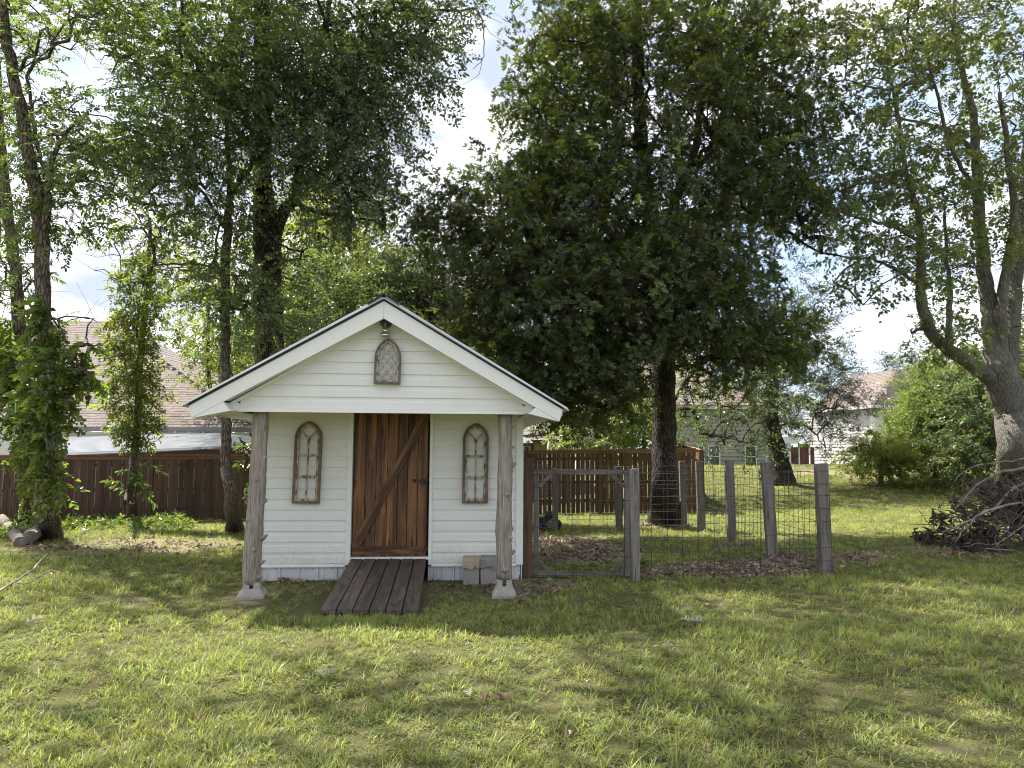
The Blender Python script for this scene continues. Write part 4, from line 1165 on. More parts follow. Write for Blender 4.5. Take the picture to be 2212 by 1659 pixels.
# ================================================================== houses
def roof_quad_shingles(root, A, B, Cc, D, course, tab, budget, name='shingle', mat=None, seed=0):
    """A, B: eave left and right; Cc, D: ridge right and left (may be a hip). Courses of raised tabs; the nearest ones are parts, the rest one joined part."""
    A, B, Cc, D = [np.array(q, float) for q in (A, B, Cc, D)]
    e = (B - A); e /= np.linalg.norm(e); up = (D - A) - e * ((D - A) @ e); H = np.linalg.norm(up); up /= H; nrm = np.cross(e, up)
    if nrm[2] < 0: nrm = -nrm
    la = lambda p: ((p - A) @ e, (p - A) @ up)
    bx = la(B)[0]; cx, cy = la(Cc); dx, dy = la(D)
    rest = MB(); made = 0; r0 = 0
    tabme = {}
    k = 0; g_ = np.random.default_rng(seed)
    under = MB().add([A - nrm * .03, B - nrm * .03, Cc - nrm * .03, D - nrm * .03, A, B, Cc, D], [(0, 1, 2, 3), (4, 7, 6, 5), (0, 4, 5, 1), (1, 5, 6, 2), (2, 6, 7, 3), (3, 7, 4, 0)])
    under.put('roof_deck', mat, root)
    while k * course < H - .02:
        y = k * course; x0 = dx * y / max(dy, .01); x1 = bx + (cx - bx) * y / max(cy, .01)
        x = x0 - g_.uniform(0, tab)
        while x < x1:
            a, b = max(x, x0) + .004, min(x + tab, x1) - .004; x += tab
            if b - a < .06: continue
            y1 = min(y + course, H)
            th = .010 + g_.uniform(0, .007)
            P = lambda u, v_, w: A + e * u + up * v_ + nrm * w
            ht = g_.uniform(-.012, .012)
            vs = [P(a, y + ht, .002), P(b, y + ht, .002), P(b, y + ht, th), P(a, y + ht, th), P(a, y1 + .005, .003), P(b, y1 + .005, .003)]
            fs = [(0, 1, 2, 3), (3, 2, 5, 4), (0, 3, 4), (1, 5, 2)]
            if made < budget:
                made += 1; MB().add(vs, fs).put(name, mat, root)
            else: rest.add(vs, fs)
        k += 1
    if rest.v:
        o = rest.put('shingles', mat, root); o['kind'] = 'stuff'
def clap(root, a, b, z0, z1, mat, expo=.12, holes=(), nm='siding_board', t=.02):
    """lap boards on a vertical wall from a to b (x, y of the foot), front to the left-hand normal pointing at the camera"""
    a = np.array(a[:2], float); b = np.array(b[:2], float); L = np.linalg.norm(b - a); d = (b - a) / L; n_ = np.array([d[1], -d[0]])
    MB().add([(*a, z0), (*b, z0), (*(b - n_ * .15), z0), (*(a - n_ * .15), z0), (*a, z1), (*b, z1), (*(b - n_ * .15), z1), (*(a - n_ * .15), z1)],
             [(0, 3, 2, 1), (4, 5, 6, 7), (0, 1, 5, 4), (1, 2, 6, 5), (2, 3, 7, 6), (3, 0, 4, 7)]).put('wall', mat, root)
    z = z0
    while z < z1 - .03:
        h = min(expo, z1 - z)
        segs = [(0, L)]
        for (h0, h1, hz0, hz1) in holes:
            if z + h > hz0 and z < hz1:
                segs = [s_ for (s0, s1) in segs for s_ in ((s0, min(s1, h0)), (max(s0, h1), s1)) if s_[1] - s_[0] > .05]
        for s0, s1 in segs:
            p, q = a + d * s0, a + d * s1
            MB().add([(*(p + n_ * t), z), (*(q + n_ * t), z), (*(q + n_ * .004), z + h), (*(p + n_ * .004), z + h), (*(p + n_ * .001), z), (*(q + n_ * .001), z)],
                     [(0, 1, 2, 3), (4, 5, 1, 0), (0, 3, 4), (1, 5, 2)]).put(nm, mat, root)
        z += expo
def win(root, a, b, s0, s1, z0, z1, fm, y=.03, bars=1):
    a = np.array(a[:2], float); b = np.array(b[:2], float); d = (b - a) / np.linalg.norm(b - a); ang = math.atan2(d[1], d[0])
    p = a + d * s0; w = s1 - s0; h = z1 - z0
    mb = MB().box(0, .06, -.035, .02, 0, h).box(w - .06, w, -.035, .02, 0, h).box(.06, w - .06, -.035, .02, 0, .06).box(.06, w - .06, -.035, .02, h - .06, h)
    fr = mb.put('window', fm, root); fr.location = (p[0], p[1], z0); fr.rotation_euler = (0, 0, ang)
    MB().box(.06, w - .06, -.012, -.006, .06, h / 2 - .02).put('pane', M['glass'], fr)
    MB().box(.06, w - .06, -.012, -.006, h / 2 + .02, h - .06).put('pane', M['glass'], fr)
    MB().box(.06, w - .06, -.022, .0, h / 2 - .02, h / 2 + .02).put('sash_bar', fm, fr)

# --- brown roofed house on the left
h1 = thing('house', 'white-sided house with large brown shingle roof behind the left fence', 'house', (0, 0, 0))
eL, eR = at(-260, 925, 26.0), at(566, 922, 26.0); eR[2] = eL[2]; ridgeR = at(240, 694, 33.0); ridgeL = ridgeR + np.array([-13, 0, 0]); 
roof_quad_shingles(h1, eL, eR, ridgeR, np.array([eL[0], ridgeR[1], ridgeR[2]]), .17, .33, 295, mat=M['shingle'], seed=1)
hipB = np.array([eR[0], 40.0, eR[2]])
roof_quad_shingles(h1, eR, hipB, ridgeR + np.array([0, .01, 0]), ridgeR, .4, .6, 0, mat=M['shingle'], seed=2)
MB().bar(eL + [0, -.07, .02], eR + [0.05, -.07, .02], .13, .16).put('gutter', M['gutter'], h1)
MB().bar(eL + [0, .02, -.16], eR + [0, .02, -.16], .03, .16).put('fascia', M['white_wall'], h1)
MB().box(eL[0], eR[0] - .1, 26.02, 26.42, eL[2] - .27, eL[2] - .245).put('soffit', M['white_wall'], h1)
gzh = float(tz(-14, 26))
clap(h1, (eL[0] + .3, 26.45), (eR[0] - .5, 26.45), gzh, eL[2] - .26, M['white_wall'], .16)
clap(h1, (eR[0] - .5, 26.45), (eR[0] - .5, 38), gzh, eL[2] - .26, M['white_wall'], .5)
ds = at(541, 940, 26.2)
MB().tube([(ds[0] + .1, 25.95, eL[2] - .1), (ds[0] + .1, 26.1, eL[2] - .3), (ds[0] - .12, 26.3, eL[2] - .45), (ds[0] - .12, 26.3, gzh)], .05, 8).put('downspout', M['dark_beam'], h1, smooth=True)
MB().box(ridgeR[0] - 1.2, ridgeR[0] - 1.0, 31, 31.2, ridgeR[2] - 1.6, ridgeR[2] - .8).put('vent_pipe', M['white_wall'], h1)
# wing with its gable wall on the left
wa, wb_ = at(-150, 990, 24.5), at(58, 990, 24.5); wg = float(tz(wa[0], 24.5)); wt = float(at(0, 905, 24.5)[2])
clap(h1, wa, wb_, wg, wt, M['white_wall'], .15, holes=((float(at(6, 0, 24.5)[0] - wa[0]), float(at(48, 0, 24.5)[0] - wa[0]), .4, 1.55),))
win(h1, wa, wb_, float(at(6, 0, 24.5)[0] - wa[0]), float(at(48, 0, 24.5)[0] - wa[0]), .4, 1.55, M['white_paint'])
wrz = wt + 1.7
roof_quad_shingles(h1, np.array([wa[0], 24.2, wt]), np.array([wb_[0] + .3, 24.2, wt]), np.array([wb_[0] + .3 - 1.2, 27.5, wrz]), np.array([wa[0], 27.5, wrz]), .2, .36, 0, mat=M['shingle'], seed=3)

# --- ribbed steel carport in front of it
cp = thing('carport', 'low white ribbed steel patio roof over the left fence', 'patio roof', (0, 0, 0))
cA, cB, cC, cD = at(60, 948, 26.0), at(481, 938.5, 25.7), at(640, 961, 23.4), at(120, 984, 22.4)
def bil(u, v_): return (cA * (1 - u) + cB * u) * (1 - v_) + (cD * (1 - u) + cC * u) * v_
mb = MB(); nu = 2
n_rib = 17; vs = []; fs = []
# ribs run parallel to the short edge B-C; the sheet is a ruled surface between A-D and B-C
for k in range(n_rib + 1):
    v0 = k / n_rib
    for dv, dz in ((0, 0), (.30, .0), (.36, .06), (.46, .06), (.52, 0)):
        v_ = min(v0 + dv / n_rib, 1.0)
        vs += [tuple(bil(0, v_) + [0, 0, dz]), tuple(bil(1, v_) + [0, 0, dz])]
m_ = len(vs) // 2
for i in range(m_ - 1): fs.append((2 * i, 2 * i + 2, 2 * i + 3, 2 * i + 1))
o0 = len(vs)
vs += [(x, y, z_ - .012) for x, y, z_ in vs]
for i in range(m_ - 1): fs.append((o0 + 2 * i, o0 + 2 * i + 1, o0 + 2 * i + 3, o0 + 2 * i + 2))
for s_ in (0, 1):
    for i in range(m_ - 1): fs.append((2 * i + s_, 2 * i + 2 + s_, o0 + 2 * i + 2 + s_, o0 + 2 * i + s_))
fs += [(0, 1, o0 + 1, o0), (2 * m_ - 2, 2 * m_ - 1, o0 + 2 * m_ - 1, o0 + 2 * m_ - 2)]
mb.add(vs, fs).put('roof_sheet', M['carport'], cp)
MB().bar(cD + [0, .06, -.13], cC + [0, .06, -.13], .06, .20).put('beam', M['dark_beam'], cp)
MB().bar(cD + [0, .08, -.15], cA + [0, -.06, -.15], .06, .20).put('beam', M['dark_beam'], cp)
for u in (.02, .36, .72, .98):
    p = cD * (1 - u) + cC * u; MB().box(p[0] - .05, p[0] + .05, p[1] + .05, p[1] + .15, float(tz(p[0], p[1])) - .1, p[2] - .24).put('post', M['dark_beam'], cp)

# --- low brown roof and tan wall seen past the shed's right corner
h2 = thing('house', 'tan house with low brown roof seen just right of the shed eave', 'house', (0, 0, 0))
Y2 = 31.0
e0, e1 = at(1040, 951, Y2), at(1243, 951, Y2); rg = at(1166, 897, Y2 + 4.5)
roof_quad_shingles(h2, e0, e1, rg, np.array([e0[0], rg[1], rg[2]]), .2, .36, 180, mat=M['shingle'], seed=4)
MB().bar(e0 + [0, -.03, -.06], e1 + [.05, -.03, -.06], .05, .16).put('fascia', M['dark_beam'], h2)
clap(h2, (e0[0] + .2, Y2 + .35), (e1[0] - .3, Y2 + .35), float(tz(2, Y2)) - .3, e0[2] - .12, M['tan_wall'], .4, t=.006)
clap(h2, (e1[0] - .3, Y2 + .35), (e1[0] - .3, Y2 + 8), float(tz(2, Y2)) - .3, e0[2] - .12, M['tan_wall'], .4, t=.006)
roof_quad_shingles(h2, e1, e1 + np.array([0, 9, 0]), rg + np.array([0, .01, 0]), rg, .4, .6, 0, mat=M['shingle'], seed=5)
bb0, bb1 = at(1160, 893, 36), at(1203, 911, 35)
MB().bar(bb0, bb1, .08, .16).put('rake_board', M['white_paint'], h2)
# gazebo roof corner at the shed
gz_ = thing('gazebo', 'small dark-framed gazebo with grey roof behind the reddish fence', 'gazebo', (0, 0, 0))
YG = 27.0
p0, p1 = at(1090, 957, YG), at(1157, 957, YG); ap = at(1118, 936, YG + 1.5)
MB().add([p0, p1, p1 + [0, 3, 0], p0 + [0, 3, 0], ap], [(0, 1, 4), (1, 2, 4), (2, 3, 4), (3, 0, 4), (3, 2, 1, 0)]).put('roof', M['gutter'], gz_)
MB().bar(p0 + [.1, .05, -.06], p1 + [-.08, .05, -.06], .06, .1).put('beam', M['dark_beam'], gz_)
for p in (p0, p1): MB().box(p[0] - .06 - .1 * (p is p1), p[0] + .06 - .1 * (p is p1), YG + .1, YG + .2, float(tz(p[0], YG)) - .1, p[2] - .11).put('post', M['dark_beam'], gz_)
um = at(1187, 974, 26.0)
uo = thing('parasol', 'closed white parasol peeking over the reddish fence', 'parasol', (um[0], 26.0, float(tz(um[0], 26.0))))
hb = float(at(1187, 948, 26.0)[2] - tz(um[0], 26.0))
MB().lathe([(.02, -.02), (.02, hb)], 8).put('pole', M['white_paint'], uo)
MB().lathe([(.14, hb - 1.0), (.12, hb - .8), (.09, hb - .3), (.03, hb - .02), (.0, hb + .02)], 12).put('canopy', M['cloth'], uo, smooth=True)
# grey trellis
tr = thing('pergola', 'weathered grey post-and-rail pergola above the reddish fence', 'pergola', (0, 0, 0))
YP = 26.5
for px in (1218, 1226, 1238, 1249):
    p = at(px, 945, YP); MB().box(p[0] - .045, p[0] + .045, YP + (px % 3) * .3, YP + .09 + (px % 3) * .3, float(tz(p[0], YP)) - .1, p[2] + .1).put('post', M['grey_wood'], tr)
MB().bar(at(1128, 941.5, YP - .3), at(1235, 940, YP - .3), .05, .07).put('beam', M['grey_wood_h'], tr)
MB().bar(at(1205, 938.5, YP + .4), at(1262, 939, YP + .4), .9, .05).put('beam', M['grey_wood_h'], tr)
for k in range(4): MB().bar(at(1226, 951 + 6 * k, YP + .2), at(1247, 951 + 6 * k, YP + .2), .03, .03).put('slat', M['dark_beam'], tr)
pp = at(1328, 948, 27); 
tag(MB().cbox(-.06, .06, -.06, .06, float(tz(pp[0], 27)) - pp[2], .12, .01).put('garden_post', M['grey_wood'], None, loc=pp), 'single grey post among the sunlit shrubs behind the reddish fence', 'post')

# --- white gable far behind
h5 = thing('house', 'distant white gable with brown roof above the sunlit shrubs', 'house', (0, 0, 0))
Y5 = 48.0
pk, lb, rbm = at(1266, 876, Y5), at(1243, 945, Y5), at(1292, 945, Y5)
MB().add([lb, rbm, pk, lb + [0, .2, 0], rbm + [0, .2, 0], pk + [0, .2, 0]], [(0, 1, 2), (3, 5, 4), (0, 3, 4, 1), (1, 4, 5, 2), (2, 5, 3, 0)]).put('gable_wall', M['white_wall'], h5)
MB().bar(lb + [-.1, -.1, 0], pk + [0, -.1, .1], .12, .25, up=(-1, 0, 1)).put('rake_board', M['white_paint'], h5)
roof_quad_shingles(h5, rbm + np.array([.3, -.2, -.2]), rbm + np.array([.3, 8, -.2]), pk + np.array([0, 8, .12]), pk + np.array([0, -.2, .12]), .4, .6, 0, mat=M['shingle'], seed=6)
MB().box(lb[0] + .05, rbm[0] - .05, Y5 + .02, Y5 + 8, float(tz(lb[0], Y5)), lb[2]).put('wall', M['white_wall'], h5)
roof_quad_shingles(h5, at(1266, 890, Y5 + 1), at(1440, 890, Y5 + 1), at(1440, 820, Y5 + 7), at(1300, 820, Y5 + 7), .4, .6, 0, mat=M['shingle'], seed=8)

# --- sage green house behind the oak
h3 = thing('house', 'sage green sided house with tall windows behind the oak', 'house', (0, 0, 0))
Y3 = 38.0
a3, b3 = at(1415, 1016, Y3), at(1661, 1016, Y3); g3 = float(tz(a3[0] + 3, Y3)); t3 = float(at(1600, 880, Y3)[2])
wz0, wz1 = float(at(1560, 1010, Y3)[2]), float(at(1560, 962, Y3)[2])
hol = []
for c0, c1 in ((1507, 1521), (1529, 1555), (1608, 1634)):
    s0 = float(at(c0, 960, Y3)[0] - a3[0]); s1 = float(at(c1, 960, Y3)[0] - a3[0]); hol.append((s0, s1, wz0, wz1))
clap(h3, a3, b3, g3 - .1, t3, M['green_siding'], .19, t=.035, holes=hol)
for h_ in hol: win(h3, a3, b3, *h_, M['white_paint'])
clap(h3, b3, (b3[0], Y3 + 9), g3 - .1, t3, M['green_siding'], .4)
MB().bar((a3[0], Y3 - .1, t3), (b3[0] + .2, Y3 - .1, t3), .25, .2).put('fascia', M['white_paint'], h3)
roof_quad_shingles(h3, np.array([a3[0] - 1, Y3 - .3, t3 + .1]), np.array([b3[0] + .4, Y3 - .3, t3 + .1]), np.array([b3[0] - 3, Y3 + 5, t3 + 3]), np.array([a3[0] - 1, Y3 + 5, t3 + 3]), .3, .5, 0, mat=M['shingle'], seed=7)
# porch with a white post between the houses
pj = thing('porch', 'low white porch roof with square post beside the sage green house', 'porch', (0, 0, 0))
q0, q1 = at(1663, 958, Y3 + 1), at(1706, 958, Y3 + 1)
MB().box(q0[0] + .02, q1[0] + .3, Y3 + .6, Y3 + 3.5, q0[2], q0[2] + .35).put('roof', M['white_paint'], pj)
wp = at(1704, 1000, Y3 + .8); MB().box(wp[0] - .09, wp[0] + .09, Y3 + .7, Y3 + .88, float(tz(wp[0], Y3)) - .1, q0[2] - .002).put('post', M['white_paint'], pj)
MB().box(q0[0] + .02, wp[0] - .3, Y3 + 2.5, Y3 + 2.6, float(tz(wp[0], Y3)) - .1, q0[2] - .002).put('back_wall', M['grey_siding'], pj)
MB().box(q0[0] + .02, wp[0] + 1.2, Y3 - .6, Y3 + 3.5, float(tz(wp[0], Y3)) - .2, float(tz(wp[0], Y3)) + .06).put('slab', M['concrete'], pj)
ch = at(1663, 1000, Y3 + .2)
co_ = thing('porch_chair', 'white slatted porch chair on the slab beside the sage house', 'chair', (ch[0], Y3 + .2, float(tz(ch[0], Y3)) + .062))
MB().box(-.28, .28, -.25, .25, .38, .42).put('seat', M['white_paint'], co_)
for i in range(5): MB().box(-.28 + .12 * i, -.2 + .12 * i, .24, .27, .43, 1.05).put('slat', M['white_paint'], co_)
for sx in (-.26, .26):
    for sy in (-.22, .22): MB().box(sx - .025, sx + .025, sy - .025, sy + .025, 0, .379).put('leg', M['white_paint'], co_)
    MB().box(sx - .04, sx + .04, -.26, .23, .62, .65).put('armrest', M['white_paint'], co_)
bn = at(1698, 985, 36.5)
bo_ = thing('toy_bin', 'green plastic bin on the lawn beside the cedar trunk', 'bin', (bn[0], 36.5, float(tz(bn[0], 36.5))))
MB().lathe([(.11, 0), (.15, .42), (.17, .43), (.17, .47), (0, .48)], 14).put('body', M['plastic_green'], bo_)
MB().box(-.12, .12, -.18, -.155, .38, .42).put('handle', M['plastic_green'], bo_)
ys = thing('play_tower', 'lime and orange play panel on poles behind the cedar trunk', 'play set', (at(1709, 0, 39)[0], 39.0, float(tz(16, 39))))
MB().box(-.3, .32, 0, .12, float(at(1709, 966, 39)[2] - tz(16, 39)), float(at(1709, 959, 39)[2] - tz(16, 39))).put('panel', M['plastic_lime'], ys)
for sx in (-.27, .29): MB().box(sx - .03, sx + .03, .03, .09, -.05, float(at(1709, 966.5, 39)[2] - tz(16, 39))).put('pole', M['white_paint'], ys)
# red-brown fence between the houses
rf0, rf1 = at(1690, 1000, 43), at(1760, 1000, 43)
rf = thing('board_fence', 'red-brown board fence far between the sage house and the pale house', 'fence', (rf0[0], 43, float(tz(rf0[0], 43))))
nb = 18; wv_ = (rf1[0] - rf0[0]) / nb; hf = float(at(1740, 966, 43)[2] - tz(16, 43))
pm = MB().box(.005, wv_ - .005, 0, .03, 0, hf).mesh('picket', M['red_fence'])
for i in range(nb): link('picket', pm, rf, (i * wv_, .004 * (i % 2), 0))
MB().box(0, nb * wv_, .035, .08, hf * .7, hf * .7 + .1).put('rail', M['red_fence'], rf)

# --- pale two-storey house on the right
h4 = thing('house', 'pale grey sided house with brown hip roof behind the round green bush', 'house', (0, 0, 0))
Y4 = 40.0
cr_ = at(1889, 1010, Y4); g4 = float(tz(cr_[0], Y4)) - .15; t4 = float(at(1880, 880, Y4)[2])
lf = at(1745, 1000, Y4 + 5.0)           # far end of the left-hand wall
clap(h4, lf, cr_, g4, t4, M['grey_siding'], .19, t=.026)
rr0 = at(2100, 1010, Y4 + 3)
clap(h4, cr_, rr0, g4, t4, M['grey_siding'], .19, t=.026, holes=((.9, 2.0, g4 + 1.5, g4 + 2.9),))
win(h4, cr_, rr0, .9, 2.0, g4 + 1.5, g4 + 2.9, M['white_paint'])
MB().box(cr_[0] - .09, cr_[0] + .09, Y4 - .09, Y4 + .09, g4, t4).put('corner_board', M['white_paint'], h4)
eavc = at(1884, 877, Y4 - .5); pk4 = at(1941, 797, Y4 + 3.2); eavl = at(1745, 868, Y4 + 4.8); pk4l = at(1860, 803, Y4 + 7.0)
roof_quad_shingles(h4, np.array([eavl[0], eavl[1], eavc[2]]), eavc, pk4, np.array([pk4[0] - (eavc[0] - eavl[0]) * .75, pk4[1] + (eavl[1] - eavc[1]) * .75, pk4[2]]), .22, .4, 200, mat=M['shingle'], seed=9)
eavr = at(2120, 873, Y4 + 3.0); eavr[2] = eavc[2]
roof_quad_shingles(h4, eavc, eavr, pk4 + np.array([.6, .2, 0]), pk4, .22, .4, 90, mat=M['shingle'], seed=10)
MB().bar(eavc + [0, 0, -.03], eavr + [0, 0, -.03], .14, .16).put('gutter', M['white_paint'], h4)
MB().bar(np.array([eavl[0], eavl[1], eavc[2] - .03]), eavc + [0, 0, -.03], .14, .16).put('gutter', M['white_paint'], h4)
vp = at(1913, 852, Y4 + .8); MB().lathe([(.05, -.5), (.05, .25), (.09, .26), (.09, .33)], 8, vp).put('vent_pipe', M['white_paint'], h4)
# ================================================================== trees
# left pair with vines
tree('tree', 'leaning furrowed tree at far left with thick vines up its trunk', [
    [(107, 1166, 13.3, 44), (100, 1060, 13.3, 38), (97, 900, 13.3, 34), (95, 700, 13.3, 31), (88, 500, 13.3, 30), (78, 420, 13.3, 30), (62, 330, 13.3, 27), (38, 200, 13.3, 25), (14, 80, 13.3, 22), (2, -60, 13.3, 20), (-10, -260, 13.4, 14)],
    [(96, 500, 13.3, 20), (104, 440, 13.2, 17), (106, 390, 13.1, 14), (112, 350, 13.0, 11), (140, 290, 12.8, 8), (190, 240, 12.6, 5)],
    [(104, 420, 13.2, 12), (96, 370, 13.2, 11), (84, 330, 13.4, 9), (70, 250, 13.6, 8), (60, 160, 13.8, 6)]],
    [(75, 60, 120, 80, 13.0, 1.8, 26), (40, 190, 70, 70, 13.6, 1.2, 9), (240, 30, 110, 40, 12.8, 1.5, 11), (150, 225, 60, 30, 12.9, 1.2, 6), (240, 290, 80, 36, 12.6, 1.2, 9), (120, 330, 90, 60, 13.0, 1.2, 10),
     (60, 420, 70, 90, 13.8, 1.0, 9), (130, 460, 70, 40, 13.2, 1, 5), (40, 560, 60, 80, 13.8, 1.0, 8), (60, -150, 200, 130, 13.5, 2.5, 26)],
    'elm_spray', M['bark_brown'], scl=.42, per=12, spread=.65, clear=((90, 75, 190, 180), (180, 90, 260, 170), (150, 560, 260, 700)), flare=1.25)
tree('tree', 'second vine-wrapped tree just left of and behind the leaning one', [
    [(62, 1138, 15.6, 36), (58, 1000, 15.6, 30), (52, 860, 15.6, 28), (42, 700, 15.6, 26), (30, 560, 15.6, 24), (14, 440, 15.6, 22), (2, 300, 15.6, 20), (-12, 100, 15.6, 16)]],
    [(15, 620, 70, 60, 15.6, 1, 8), (10, 340, 60, 70, 15.6, 1, 8), (-30, 150, 100, 120, 15.6, 1.5, 14), (70, 700, 60, 40, 15.4, .8, 5), (-40, 800, 90, 120, 15.6, 1, 10)],
    'elm_spray', M['bark_brown'], scl=.46, per=10, spread=.75, flare=1.3)
def vine(name, label, pts, Y, n, key='vine_spray', scl=.42, cat='vine', carve=.15, dens=7, group=None, wrap=.0):
    """leafy creeper: clumps round a line of (px, py, half width px)"""
    P = []; 
    pts = np.array(pts, float)
    seg = np.linalg.norm(np.diff(pts[:, :2], axis=0), axis=1); cum = np.concatenate([[0], np.cumsum(seg)])
    wts = []
    for _ in range(n):
        while True:
            s_ = rng.uniform(0, cum[-1]); hwid = np.interp(s_, cum, pts[:, 2])
            if rng.random() < hwid / pts[:, 2].max(): break
        x = np.interp(s_, cum, pts[:, 0]); y = np.interp(s_, cum, pts[:, 1])
        q = rng.normal(size=2) * .55; ln = np.linalg.norm(q)
        if ln > 1: q /= ln
        P.append(at(x + q[0] * hwid, y + rng.uniform(-12, 12), Y + q[1] * hwid * Y / FPX - .08))
    P = np.array(P)
    P = P[P[:, 2] > tz(P[:, 0], P[:, 1]) + .05]
    b = gnd(pts[0][0], pts[0][1]) if pts[0][1] > 1000 else at(pts[0][0], pts[0][1], Y)
    root = thing(name, label, cat, b, 0, group)
    k = len(P); c = np.array([np.interp(p[2], [0, 20], [0, 0]) for p in P])
    ctrx = np.array([at(np.interp(0, [0], [0]) + pts[:, 0].mean(), 800, Y)[0]])
    d = np.stack([P[:, 0] - ctrx[0] + rng.normal(size=k) * .4, rng.normal(size=k) * .5 - .35, rng.normal(size=k) * .3 - .25], 1)
    d /= np.linalg.norm(d, axis=1)[:, None]
    rot = np.stack([rng.normal(size=k) * .5, -np.arcsin(d[:, 2]), np.arctan2(d[:, 1], d[:, 0])], 1)
    keep = ~lit_drop(P, carve)
    mb = MB()
    for q in range(3):
        st = [at(x + rng.normal() * w * .12, y, Y - .22 - .05 * q) for x, y, w in pts]
        if pts[0][1] > 1000: st[0] = b + np.array([rng.normal() * .05, -.12 - .03 * q, -.03])
        sp_, sr_ = smooth_path(st, [.014] * len(st), 5, .02, q)
        mb.tube(sp_ - b, sr_, n=5, cap=False)
    mb.put('stem', M['bark_slim'], root, smooth=True)
    scatter('leaves', P[keep], rot[keep], scl * rng.uniform(.6, 1.2, keep.sum()), key, SP[key], root, org=b)
    return root
vine('vine', 'dense big-leaved creeper covering the trunk of the leaning left tree', [(116, 1090, 14), (110, 1020, 22), (108, 930, 40), (112, 850, 52), (112, 770, 50), (100, 700, 30), (95, 640, 16)], 13.1, 430, scl=.37)
vine('vine', 'bright leafy creeper shoots hanging right of the leaning left tree towards the brown roof', [(150, 830, 20), (180, 800, 20), (205, 835, 14), (160, 760, 30), (200, 745, 16)], 13.0, 60, scl=.36)
vine('vine', 'creeper wrapped around the second left tree down to the fence foot', [(66, 1110, 14), (62, 1020, 20), (50, 930, 34), (36, 850, 48), (26, 770, 50), (16, 690, 34)], 15.3, 340, scl=.36)
# slim vine tree by the fence
tree('tree', 'slim dark tree by the left fence with creeper up its crooked trunk', [
    [(287, 1132, 18.6, 21), (285, 1040, 18.6, 17), (291, 980, 18.6, 16), (300, 860, 18.6, 14), (306, 740, 18.6, 12), (318, 640, 18.6, 11), (325, 560, 18.6, 9), (322, 470, 18.6, 7)]],
    [(300, 560, 90, 50, 18.6, 1.2, 12), (330, 620, 80, 50, 18.6, 1, 10), (260, 590, 70, 40, 18.4, 1, 6), (310, 470, 80, 60, 18.8, 1.2, 10), (370, 540, 60, 40, 18.5, 1, 5), (285, 700, 60, 60, 18.4, .6, 8)],
    'lime_spray', M['bark_slim'], scl=.44, per=9, spread=.7, flare=1.35)
vine('vine', 'sunlit creeper around the slim tree by the left fence', [(297, 965, 16), (298, 890, 42), (296, 830, 50), (292, 760, 46), (300, 690, 44), (310, 620, 40), (318, 540, 30)], 18.4, 760, key='lime_spray', scl=.46)
vine('vine', 'few pale leafy shoots low on the slim tree by the left fence', [(300, 1020, 22), (275, 1060, 26), (288, 1080, 18), (300, 990, 20)], 18.3, 20, key='sprig', scl=.42)
# straight tree left of the shed
tree('tree', 'straight scaly-barked tree standing left of the shed under its eave', [
    [(507, 1149, 14.6, 30), (500, 1080, 14.6, 26), (488, 1000, 14.6, 22), (487, 900, 14.6, 21), (487, 780, 14.6, 21), (487, 660, 14.6, 21), (488, 560, 14.6, 20), (493, 480, 14.6, 18), (497, 420, 14.6, 15), (494, 330, 14.6, 11), (482, 200, 14.7, 9)],
    [(497, 430, 14.6, 13), (515, 395, 14.5, 11), (540, 360, 14.4, 9), (570, 290, 14.2, 7), (600, 190, 14.0, 5)],
    [(488, 590, 14.6, 8), (460, 578, 14.4, 6), (400, 570, 14.1, 5), (330, 575, 13.8, 3)],
    [(490, 500, 14.6, 9), (460, 450, 14.6, 7), (420, 400, 14.5, 5), (350, 390, 14.4, 4)]],
    [(400, 215, 130, 95, 13.8, 2.0, 32), (330, 110, 130, 90, 13.6, 2.0, 27), (480, 110, 130, 100, 13.8, 2.0, 30), (330, 320, 110, 50, 13.8, 1.5, 17), (450, 330, 100, 70, 14.0, 1.5, 18), (230, 395, 70, 35, 13.6, 1.2, 7),
     (380, 430, 110, 40, 14.0, 1.4, 14), (330, 500, 110, 26, 14.0, 1.2, 10), (200, 480, 60, 18, 13.8, .8, 3), (400, 590, 90, 24, 14.0, 1, 8), (500, 580, 60, 40, 14.0, 1.2, 7), (540, 470, 60, 60, 14.2, 1.2, 8), (280, 350, 60, 30, 13.5, 1, 5), (450, -130, 260, 130, 14.0, 3, 38), (500, -500, 300, 200, 12.5, 3.0, 30),
     (450, 660, 50, 40, 14.2, 1, 4), (560, 640, 60, 50, 13.9, .8, 8), (620, 700, 70, 40, 13.2, .7, 8)],
    'elm_spray', M['bark_slim'], scl=.40, per=14, spread=.66, clear=((100, 540, 300, 700), (180, 90, 255, 180), (548, 380, 604, 600)), flare=1.5, twigs=4)
